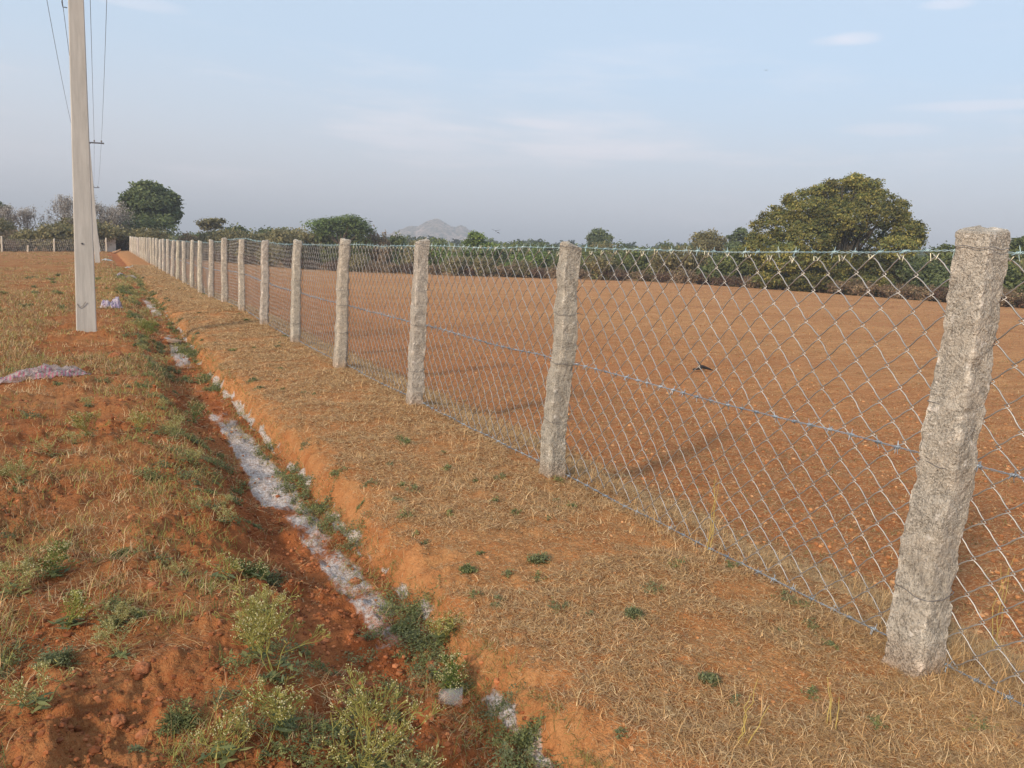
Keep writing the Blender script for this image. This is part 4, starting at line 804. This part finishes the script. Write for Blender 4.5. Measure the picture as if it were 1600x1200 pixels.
for q in range(1150):
    y = .9*(34/.9)**rg.random(); zsel = rg.random()
    if zsel < .30: x = rg.normal(.62, .15)
    elif zsel < .58: x = rg.normal(1.13, .05)+float(drain_c(np.array([y]))[0])
    elif zsel < .70: x = 1.3+1.2*rg.random()**1.6
    else: x = rg.uniform(-2.2, .5)*np.clip(y/5, .5, 2.5); x = min(x, .5)
    if float(fbm(np.array([x*1.3]), np.array([y*.9]), s=151, o=2)[0]) < -.12: continue
    R0 = rg.uniform(.03, .10)*(1 if x < 1.3 else .6)*(1+.02*y); P, U, Wv, c, tip = herb_arrays(rg, R0, R0*rg.uniform(.4, .9), int(170*min(1.8, R0/.06)), .0046*(1+.12*y), HBB if rg.random() < .4 else HB)
    P = P+[x, y, 0]; P[:, 2] += H(P[:, 0], P[:, 1]); V, F, cc = quads_from(P, U, Wv, c); mb.add(V, F, cc)
tag(mb.build('creeping_herbs', M_leaf), kind='stuff')

def weed(px, py, hgt, wid, label, seed, nst=7, flower=True, pal=((.34, .31, .085), (.42, .37, .11), (.27, .26, .075)), z=-.1, green=.22):
    rg = np.random.default_rng(seed); d = _f*FPX+_r2*(px-800)+_u2*(600-py); tt = (z-EYE)/d[2]; x, y = d[0]*tt, d[1]*tt; g = hz(x, y)
    root = empty('flowering_weed', (x, y, g-.005), label, 'weed', 'tall flowering weeds by the ditch'); segs = []; tips = []; mids = []
    def grow(p, dr, L, r, lev):
        q = p+dr*L; m = (p+q)/2+rg.normal(size=3)*.05*L; segs.append((p, m, q, r, r*.75)); mids.append((m, lev))
        if lev == 0: tips.append(q); return
        for _ in range(3 if rg.random() < .5 else 2):
            e = dr+rg.normal(size=3)*(.5 if lev > 2 else .36); e[2] = abs(e[2])*.8+.22; e /= np.linalg.norm(e); grow(q, e, L*rg.uniform(.6, .85), r*.72, lev-1)
    for _ in range(nst):
        a = rg.uniform(0, 6.283); s = rg.uniform(.15, 1.0)*wid/hgt; dr = np.array([math.cos(a)*s, math.sin(a)*s, 1.]); dr /= np.linalg.norm(dr); grow(np.array([0., 0, 0]), dr, hgt*rg.uniform(.24, .42), .0020, 4 if rg.random() < .6 else 3)
    P = np.array([[a, b, c] for a, b, c, _, _ in segs]); rr = np.array([[s[3], s[3]*.87, s[4]] for s in segs]); rr = np.maximum(rr, .0008); pal = np.array(pal)
    V, F = tubes(P, rr, 4, (.3, .4, .85)); mb = MB(); mb.add(V, F, np.repeat(pal[rg.integers(0, len(pal), len(P))], 12, 0)); sb_ = mb
    if not flower: sb_.build('stems', M_grass, root, True)
    # leaves
    M = np.array([m for m, l in mids]); lv = np.array([l for m, l in mids]); M = np.repeat(M, 3, 0); lv = np.repeat(lv, 3); k = rg.random(len(M)) < green+.15*lv/4; M = M[k]+rg.normal(size=(k.sum(), 3))*.008; n = len(M)
    U = rdir(rg, n); U[:, 2] = U[:, 2]*.5+.2; Wv = np.cross(U, rdir(rg, n)); Wv /= np.linalg.norm(Wv, axis=1, keepdims=True)+1e-9; s = rg.uniform(.006, .015, (n, 1)); V, F, c = quads_from(M+U*s, U*s, Wv*s*.2, pick(pal*.85, n)); mb = MB(); mb.add(V, F, c)
    b = rg.normal(size=(26, 3))*[wid*.16, wid*.16, .012]+[0, 0, .03]; bu = rdir(rg, 26)*[1, 1, .3]; bw = np.cross(bu, [0, 0, 1.]); s = rg.uniform(.02, .04, (26, 1)); V, F, c = quads_from(b, bu*s, bw*s*.3, pick(np.array(HB), 26)); mb.add(V, F, c)
    mb.build('leaves', M_leaf, root)
    if flower:
        T = np.array(tips); T = T[rg.random(len(T)) < .42]; T = np.repeat(T, 3, 0)+rg.normal(size=(len(T)*3, 3))*.004; n = len(T); r = rg.uniform(.0014, .0026, n)
        V = ICO[None]*r[:, None, None]+T[:, None]; F = (ICF[None]+np.arange(n)[:, None, None]*12).reshape(-1, 3); sb_.add(V.reshape(-1, 3), F, np.repeat(pick(np.array([(.58, .51, .25), (.48, .43, .18), (.66, .60, .36)]), n), 12, 0)); sb_.build('flowering_stems', M_grass, root, False)
    return root
weed(398, 1035, .26, .20, 'bushy pale flowering weed on the left bank beside the ditch', 501, 10)
weed(565, 1195, .27, .26, 'largest pale flowering weed at the bottom centre by the ditch', 502, 13)
weed(430, 1060, .24, .24, 'sparse flowering weed leaning right, between the two bushy ones', 503, 4, green=.2)
weed(395, 890, .10, .14, 'low dark green flowering weed on the left rim of the ditch', 504, 7, pal=((.10, .15, .05), (.14, .19, .06)))
weed(350, 1195, .20, .14, 'thin weed with few flowers at the bottom edge, left of the largest weed', 505, 4)
weed(105, 985, .13, .09, 'short yellowish weed alone on the red soil at the left', 506, 6, pal=((.32, .30, .07), (.26, .27, .07)))
weed(85, 905, .14, .12, 'yellow green weed near the left edge among dry grass', 507, 6, pal=((.25, .27, .07), (.2, .23, .07)))
weed(215, 680, .17, .16, 'pale flowering weed in the middle of the left ground', 508, 6)
weed(140, 690, .20, .2, 'airy yellow green weed left of the middle furrow', 509, 8, green=.2)
weed(30, 760, .2, .2, 'tall dry yellowish weed at the left edge', 510, 8, pal=((.36, .33, .12), (.3, .27, .09)), green=.15)
weed(230, 530, .32, .3, 'rounded yellow green bush at the ditch edge right of the nearest pole', 511, 12, flower=False, pal=((.20, .22, .06), (.28, .29, .08)), green=.6)
weed(300, 640, .2, .24, 'dark green weed on the left rim of the ditch near its widest silt patch', 512, 9, pal=((.10, .14, .05), (.13, .17, .05)))
weed(690, 1010, .12, .10, 'small weed growing out of the ditch beside a white silt patch', 513, 5, z=-.22)
weed(700, 1085, .13, .10, 'small green weed just above the clear plastic cup in the ditch', 514, 6, z=-.22, pal=((.13, .18, .05), (.2, .24, .06)))
weed(440, 1150, .16, .12, 'small flowering weed left of the largest weed', 515, 5)
weed(350, 900, .14, .16, 'spindly weed with scattered buds above the bushy left weed', 516, 4, green=.15)
protoW = []
for q, (h_, w_2, lb) in enumerate(((.20, .2, 'airy pale flowering weed on the bank above the right rim of the ditch floor'), (.17, .18, 'spindly pale weed low in the left foreground corner'), (.15, .16, 'short yellowish weed between the lower left herbs'))):
    protoW.append(weed((655, 60, 20)[q], (1180, 1110, 940)[q], h_, w_2, lb, 540+q, (6, 5, 6)[q], green=.15, pal=((.40, .36, .13), (.33, .31, .11), (.46, .40, .17))))
rw = random.Random(12)
for q in range(32):
    y = 2.6*(13/2.6)**rw.random(); x = rw.uniform(-.34*y, .5) if rw.random() < .75 else rw.uniform(.35, .62)
    p0 = rw.choice(protoW); r = p0.copy(); COL.objects.link(r); r.location = (x, y, hz(x, y)-.005); k = rw.uniform(.45, .85); r.scale = (k*1.1, k*1.1, k); r.rotation_euler = (0, 0, rw.uniform(0, 6.28)); r['group'] = 'small airy weeds strewn over the left ground'
    r['label'] = 'airy yellowish weed on the left ground, '+('near the bottom left corner' if y < 4 else 'nearer than the plastic sheet' if y < 8.5 else 'near the foot of the pole')
    for ch in p0.children: c_ = ch.copy(); COL.objects.link(c_); c_.parent = r
for q, (x, y, k) in enumerate(((.72, 10.6, 1.2), (.95, 12.2, 1.1), (.66, 14.5, 1.5), (.9, 16.6, 1.5), (.62, 19., 1.7), (.85, 22, 1.9), (.7, 26, 2.2), (1., 30, 2.2), (.5, 24, 1.8), (.45, 33, 2.2))):
    p0 = protoW[q % 3]; r = p0.copy(); COL.objects.link(r); r.location = (x, y, hz(x, y)-.005); r.scale = (k*1.1, k*1.3, k*.9); r.rotation_euler = (0, 0, q*1.7); r['group'] = 'yellow green weeds over the far ditch'; r['label'] = 'yellow green weed overhanging the far ditch, '+('just beyond the foot of the pole' if y < 18 else 'far beyond the nearest pole')
    for ch in p0.children: c_ = ch.copy(); COL.objects.link(c_); c_.parent = r
def clump(px, py, R0, h, label, seed, pal=HB, z=-.1, ls=.0055, nl=800):
    rg = np.random.default_rng(seed); d = _f*FPX+_r2*(px-800)+_u2*(600-py); tt = (z-EYE)/d[2]; x, y = d[0]*tt, d[1]*tt; g = hz(x, y)
    P, U, Wv, c, tip = herb_arrays(rg, R0, h, nl, ls, pal); root = empty('green_herb', (x, y, g), label, 'herb', 'low green herb clumps'); P[:, 2] += H(P[:, 0]+x, P[:, 1]+y)-g; V, F, cc = quads_from(P, U, Wv, c); mb = MB(); mb.add(V, F, cc); mb.build('leaves', M_leaf, root)
    n = len(tip); Q = np.stack([tip*0, tip*.5+rg.normal(size=(n, 3))*.004, tip], 1); V, F = tubes(Q, .0012, 3, (.3, .4, .85)); mb = MB(); mb.add(V, F, (.14, .15, .06)); mb.build('stems', M_grass, root)
clump(88, 1040, .075, .05, 'bluish green feathery herb clump on red soil at the lower left', 601, HBB)
clump(280, 1138, .065, .05, 'dense bright green herb clump near the bottom left', 602)
clump(420, 880, .10, .05, 'dark green creeping herb on the left lip of the ditch', 603, HBB)
clump(215, 965, .03, .02, 'tiny green herb on bare red soil above the clods', 604)
clump(190, 870, .05, .03, 'small green herb clump in the middle of the left ground', 605)
clump(840, 885, .06, .035, 'green herb clump on the straw covered embankment', 606, HBB, z=-.05)
clump(990, 960, .045, .025, 'small green herb low on the embankment left of the nearest post', 607, HBB, z=0)
clump(730, 900, .045, .03, 'green herb at the top lip of the right ditch bank', 608, z=-.07)
clump(825, 1130, .06, .045, 'leafy green herb on the ditch bank at the bottom centre', 609, z=-.12)
clump(1110, 1060, .04, .03, 'green herb beside a thin upright stalk near the bottom', 610, HBB, z=0)
clump(630, 985, .06, .05, 'green herb growing on the floor of the ditch', 611, z=-.22)
# upright dry stalks in front of the near post
for px_, py_, L, lab in ((1165, 1150, .24, 'thin yellowish upright stalk left of the nearest post'), (1302, 1130, .16, 'short yellow stalk just left of the nearest post foot'), (1560, 960, .5, 'tall dry stalk behind the mesh at the right edge'), (1105, 865, .42, 'bent dry stalks behind the mesh between the two nearest posts')):
    d = _f*FPX+_r2*(px_-800)+_u2*(600-py_); tt = (0-EYE)/d[2]; x, y = d[0]*tt, d[1]*tt; g = hz(x, y); mb = MB(); rg = np.random.default_rng(px_)
    for q in range(3): limb(mb, (rg.uniform(-.02, .02), rg.uniform(-.02, .02), -.01), (rg.uniform(-.05, .05), rg.uniform(-.05, .05), L*rg.uniform(.5, 1)), .0022, .0008, rg, (.55, .42, .14), .08, 8)
    o = mb.build('dry_stalk', M_grass); o.location = (x, y, g); tag(o, lab, 'stalk', 'upright dry stalks')

# ------------------------------------------------------------------ rocks, litter and rubbish
def rock(x, y, r, label, seed, m=M_rock, nm='soil_lump', sq=(1, 1, .75), lift=.2):
    rg = np.random.default_rng(seed); V = ICO.copy(); F = ICF
    for _ in range(3):
        e = {}; nf = []; V = list(V)
        def md(a, b):
            k = (min(a, b), max(a, b))
            if k not in e: p = (V[a]+V[b]); V.append(p/np.linalg.norm(p)); e[k] = len(V)-1
            return e[k]
        for a, b, c in F: ab, bc, ca = md(a, b), md(b, c), md(c, a); nf += [(a, ab, ca), (b, bc, ab), (c, ca, bc), (ab, bc, ca)]
        V = np.array(V); F = np.array(nf)
    o_ = rg.uniform(0, 40); f = 1+.45*fbm(V[:, 0]*1.6+o_, V[:, 1]*1.6, V[:, 2]*1.6, s=seed % 60, o=5, g=.65); V = V*f[:, None]*r*np.array(sq)
    mb = MB(); mb.add(V, F); o = mb.build(nm, m); o.location = (x, y, hz(x, y)+r*sq[2]*lift); o.rotation_euler = (0, 0, rg.uniform(0, 6)); return tag(o, label, 'soil lump' if nm == 'soil_lump' else 'stone')
def gp(px, py, z=-.1):
    d = _f*FPX+_r2*(px-800)+_u2*(600-py); tt = (z-EYE)/d[2]; return d[0]*tt, d[1]*tt
for px_, py_, r, z, lab in ((182, 562, .085, -.08, 'orange stone right of the pink printed plastic sheet'), (222, 1050, .028, -.1, 'orange soil lump on the red ground at the lower left'), (185, 1128, .020, -.1, 'small orange stone near the bottom left corner'), (225, 1140, .020, -.1, 'rounded soil lump left of the bright green herb'),
        (555, 927, .030, -.3, 'red soil lump on the silt in the ditch'), (573, 1080, .022, -.25, 'red lump behind the largest flowering weed'), (470, 955, .018, -.15, 'small tan lump on the shaded ditch bank'), (610, 1145, .024, -.2, 'dark red lump right of the largest flowering weed'), (535, 1040, .02, -.2, 'small red lump above the largest flowering weed'), (672, 1100, .022, -.38, 'red lump left of the plastic cup'), (250, 850, .016, -.1, 'pale tan pebble in the middle of the left ground'), (240, 925, .022, -.1, 'soil lump in shadow left of the bushy weed')):
    x, y = gp(px_, py_, z); rock(x, y, r, lab, px_)
x, y = gp(272, 545, -.3); rock(x, y, .2, 'flat brown slab lying across the ditch floor', 44, M_wood, 'flat_slab', (1.1, .55, .12), 1.2)['category'] = 'slab'
def plastic(name, cbase, cpr, scale, thr, clear):
    m, n, b = mat(name); O = pos(n, True); w = N(n, 'ShaderNodeTexWave', i_Scale=scale, i_Distortion=5., i_Detail=3.); n.links.new(O, w.inputs['Vector'])
    f = mr(n, ma(n, 'MULTIPLY', w.outputs['Fac'], mr(n, noise(n, 7, 2, .5, O), .42, .55)), thr, thr+.1); c = mix(n, f, cbase, cpr); n.links.new(c, b.inputs['Base Color']); b.inputs['Roughness'].default_value = .3; b.inputs['Specular IOR Level'].default_value = .5
    tl = N(n, 'ShaderNodeBsdfTranslucent'); n.links.new(c, tl.inputs[0]); x1 = N(n, 'ShaderNodeMixShader'); x1.inputs[0].default_value = .3; n.links.new(b.outputs[0], x1.inputs[1]); n.links.new(tl.outputs[0], x1.inputs[2])
    tr = N(n, 'ShaderNodeBsdfTransparent'); x2 = N(n, 'ShaderNodeMixShader'); fo = ma(n, 'MULTIPLY', mr(n, noise(n, 9, 4, .7, O), .35, .7, clear, clear*.3), ma(n, 'SUBTRACT', 1., f)); n.links.new(fo, x2.inputs[0]); n.links.new(x1.outputs[0], x2.inputs[1]); n.links.new(tr.outputs[0], x2.inputs[2])
    n.links.new(x2.outputs[0], n.nodes['Material Output'].inputs[0]); return m
def sheet(a, b, wid, hgt, label, seed, m, nm='plastic_sheet', cat='plastic sheet', nx=110, ny=50):
    """crumpled film lying on the ground from a to b"""
    a = np.array(a, float); b = np.array(b, float); L = np.linalg.norm(b-a); ax = (b-a)/L; rt = np.array([-ax[1], ax[0]]); u = np.linspace(0, 1, nx); v = np.linspace(-1, 1, ny); U, Vv = np.meshgrid(u, v)
    wd = wid*(.45+.6*np.sin(np.pi*np.clip(U, 0, 1))**.6)*(1+.25*vn(U*5, U*0, s=seed)+.12*vn(U*13, Vv*2, s=seed+3)); X_ = a[0]+ax[0]*U*L+rt[0]*Vv*wd; Y_ = a[1]+ax[1]*U*L+rt[1]*Vv*wd
    rd = np.abs(fbm(U*6+Vv*1.7+seed, Vv*2.6-U*3, s=seed+1, o=4, g=.6)); rd2 = np.abs(fbm(U*15+seed+Vv*3, Vv*7, s=seed+8, o=3, g=.6)); env = (1-np.abs(Vv)**2.2)*np.clip(np.sin(np.pi*np.clip(U, .02, .98))*2.2, 0, 1); Zz = H(X_.ravel(), Y_.ravel(), True).reshape(X_.shape)+.012+hgt*env*(.75-1.1*rd+.5*vn(U*4+seed, Vv*1.1, s=seed+5))+hgt*.3*(.3-rd2)*env
    X_ = X_+.2*wid*fbm(U*9, Vv*4, s=seed+11, o=3); Y_ = Y_+.2*wid*fbm(U*9, Vv*4, s=seed+12, o=3)
    i, j = np.meshgrid(np.arange(ny-1), np.arange(nx-1), indexing='ij'); F = np.stack([i*nx+j, i*nx+j+1, (i+1)*nx+j+1, (i+1)*nx+j], -1).reshape(-1, 4); c = np.array([X_.mean(), Y_.mean(), Zz.min()])
    o = mesh_np(nm, np.stack([X_.ravel(), Y_.ravel(), Zz.ravel()], 1)-c, F, m, None, True); o.location = c; return tag(o, label, cat)
M_pl1 = plastic('printed_clear_film', (.58, .49, .47), (.52, .17, .22), 9., .6, .75); M_pl2 = plastic('violet_film', (.60, .52, .60), (.45, .32, .50), 6., .5, .15); M_pl3 = plastic('white_film', (.66, .63, .60), (.45, .62, .60), 3., .5, .02)
sheet((-1.05, 8.62), (-.14, 9.1), .17, .075, 'crumpled clear plastic sheet with pink red print at the left edge', 61, M_pl1)
sheet((-.05, 17.5), (.36, 17.6), .16, .2, 'crumpled violet plastic bag right of the nearest pole foot', 63, M_pl2, 'plastic_bag', 'plastic bag', 70, 40)
x0, y0 = gp(181, 436, -.1); x1, y1 = gp(214, 446, -.25); sheet((x0, y0), (x1, y1), .14, .1, 'long pale plastic strip hanging over the far ditch edge', 65, M_pl2, nx=80, ny=26)
x0, y0 = gp(160, 411.5, 0); sheet((x0, y0), (x0+.55, y0+.3), .18, .10, 'small white plastic scrap on the ground right of the far pole foot', 67, M_pl3, 'plastic_scrap', 'plastic scrap', 50, 24)
x0, y0 = gp(195, 421, 0); sheet((x0, y0), (x0+.4, y0+.3), .12, .06, 'pale plastic scrap near the far end of the ditch', 68, M_pl3, 'plastic_scrap', 'plastic scrap', 50, 24)
# clear cup
m, n_, b = mat('clear_cup_plastic'); b.inputs['Base Color'].default_value = (.86, .82, .82, 1); b.inputs['Roughness'].default_value = .15
tr = N(n_, 'ShaderNodeBsdfTransparent'); xs_ = N(n_, 'ShaderNodeMixShader'); xs_.inputs[0].default_value = .93; n_.links.new(b.outputs[0], xs_.inputs[1]); n_.links.new(tr.outputs[0], xs_.inputs[2]); n_.links.new(xs_.outputs[0], n_.nodes['Material Output'].inputs[0]); M_cup = m
x, y = gp(703, 1108, -.22); r = empty('plastic_cup', (x, y, hz(x, y)+.034), 'crushed clear plastic cup lying on its side in the ditch', 'cup', None, (R_(90), R_(6), R_(90-26)))
def ringcup(zs, rs, nm, k=28):
    a = np.linspace(0, 2*np.pi, k, endpoint=False); V = np.concatenate([np.stack([np.cos(a)*q*(1+.06*np.sin(2*a+z*40)), np.sin(a)*q*.9, 0*a+z], 1) for z, q in zip(zs, rs)]); i, j = np.meshgrid(np.arange(len(zs)-1), np.arange(k), indexing='ij')
    F = np.stack([i*k+j, i*k+(j+1) % k, (i+1)*k+(j+1) % k, (i+1)*k+j], -1).reshape(-1, 4); return mesh_np(nm, V, F, M_cup, None, True, r)
ringcup([-.04, -.041, -.036, -.02, .0, .02, .036, .037, .035, -.019, -.035], [.002, .024, .026, .0275, .030, .0325, .0345, .0355, .0335, .0265, .002], 'cup_wall'); ringcup([.036, .039, .041, .038, .036], [.034, .036, .0375, .039, .0365], 'rim')
# dark scrap in the field and birds
x, y = gp(1097, 584, -.2); mb = MB(); rg = np.random.default_rng(3)
limb(mb, (-.16, 0, .03), (.0, .02, .08), .012, .035, rg, (.03, .028, .03), .1); limb(mb, (0, .02, .08), (.17, .0, .04), .03, .008, rg, (.03, .028, .03), .15); limb(mb, (-.02, 0, .08), (-.06, .1, .16), .02, .006, rg, (.04, .035, .03), .1)
o = mb.build('dark_scrap', M_attr); o.location = (x, y, hz(x, y)); o.rotation_euler = (0, 0, -.45); tag(o, 'small black twisted scrap lying on the field beyond the mesh', 'scrap')
def bird(px, py, D, s, rz, label, fl):
    P = at(px, py, D); o = empty('bird', P, label, 'bird', None, (0, .1, rz)); mb = MB(); path_tube(mb, [(-.20, 0, 0), (-.12, 0, 0), (0, 0, .0), (.10, 0, .02), (.15, 0, .035), (.19, 0, .03), (.23, 0, .02)], [.012, .03, .055, .04, .03, .022, .004], 8, (.05, .05, .055)); mb.build('body', M_attr, o, True)
    for sg in (-1, 1):
        V = [(.07, sg*.03, .02), (-.08, sg*.03, .02), (.08, sg*.2, fl*.5), (-.07, sg*.22, fl*.5), (-.02, sg*.45, fl), (-.08, sg*.43, fl)]; V = V+[(a, b, c-.008) for a, b, c in V]; mb = MB(); mb.add(V, [(0, 1, 3, 2), (2, 3, 5, 4), (6, 8, 9, 7), (8, 10, 11, 9), (0, 2, 8, 6), (2, 4, 10, 8), (1, 7, 9, 3), (3, 9, 11, 5), (4, 5, 11, 10), (0, 6, 7, 1)], (.045, .045, .05)); mb.build('wing', M_attr, o)
    o.scale = (s, s, s)
bird(775, 361, 60, .75, 1.1, 'small dark bird flying low above the middle of the hedge', .16); bird(778, 363.5, 61, .5, 2.0, 'smaller dark bird just below and right of the other low bird', -.1)
bird(1197, 110, 120, .6, .6, 'tiny dark speck of a bird high in the sky', .15); bird(579, 346, 75, .9, -.5, 'dark bird beside the right edge of the flat topped acacia', .05)

# ------------------------------------------------------------------ haze
mb = MB(); box(mb, (0, 0, 66), (4400, 4400, 68.5)); o = mb.build('haze', None); m = bpy.data.materials.new('haze_air'); m.use_nodes = True; n = m.node_tree; n.nodes.clear()
ou = n.nodes.new('ShaderNodeOutputMaterial'); pv = n.nodes.new('ShaderNodeVolumePrincipled'); pv.inputs['Color'].default_value = (.90, .93, 1, 1); pv.inputs['Density'].default_value = .0009; pv.inputs['Anisotropy'].default_value = .2
n.links.new(pv.outputs[0], ou.inputs['Volume']); o.data.materials.append(m); tag(o, kind='stuff')
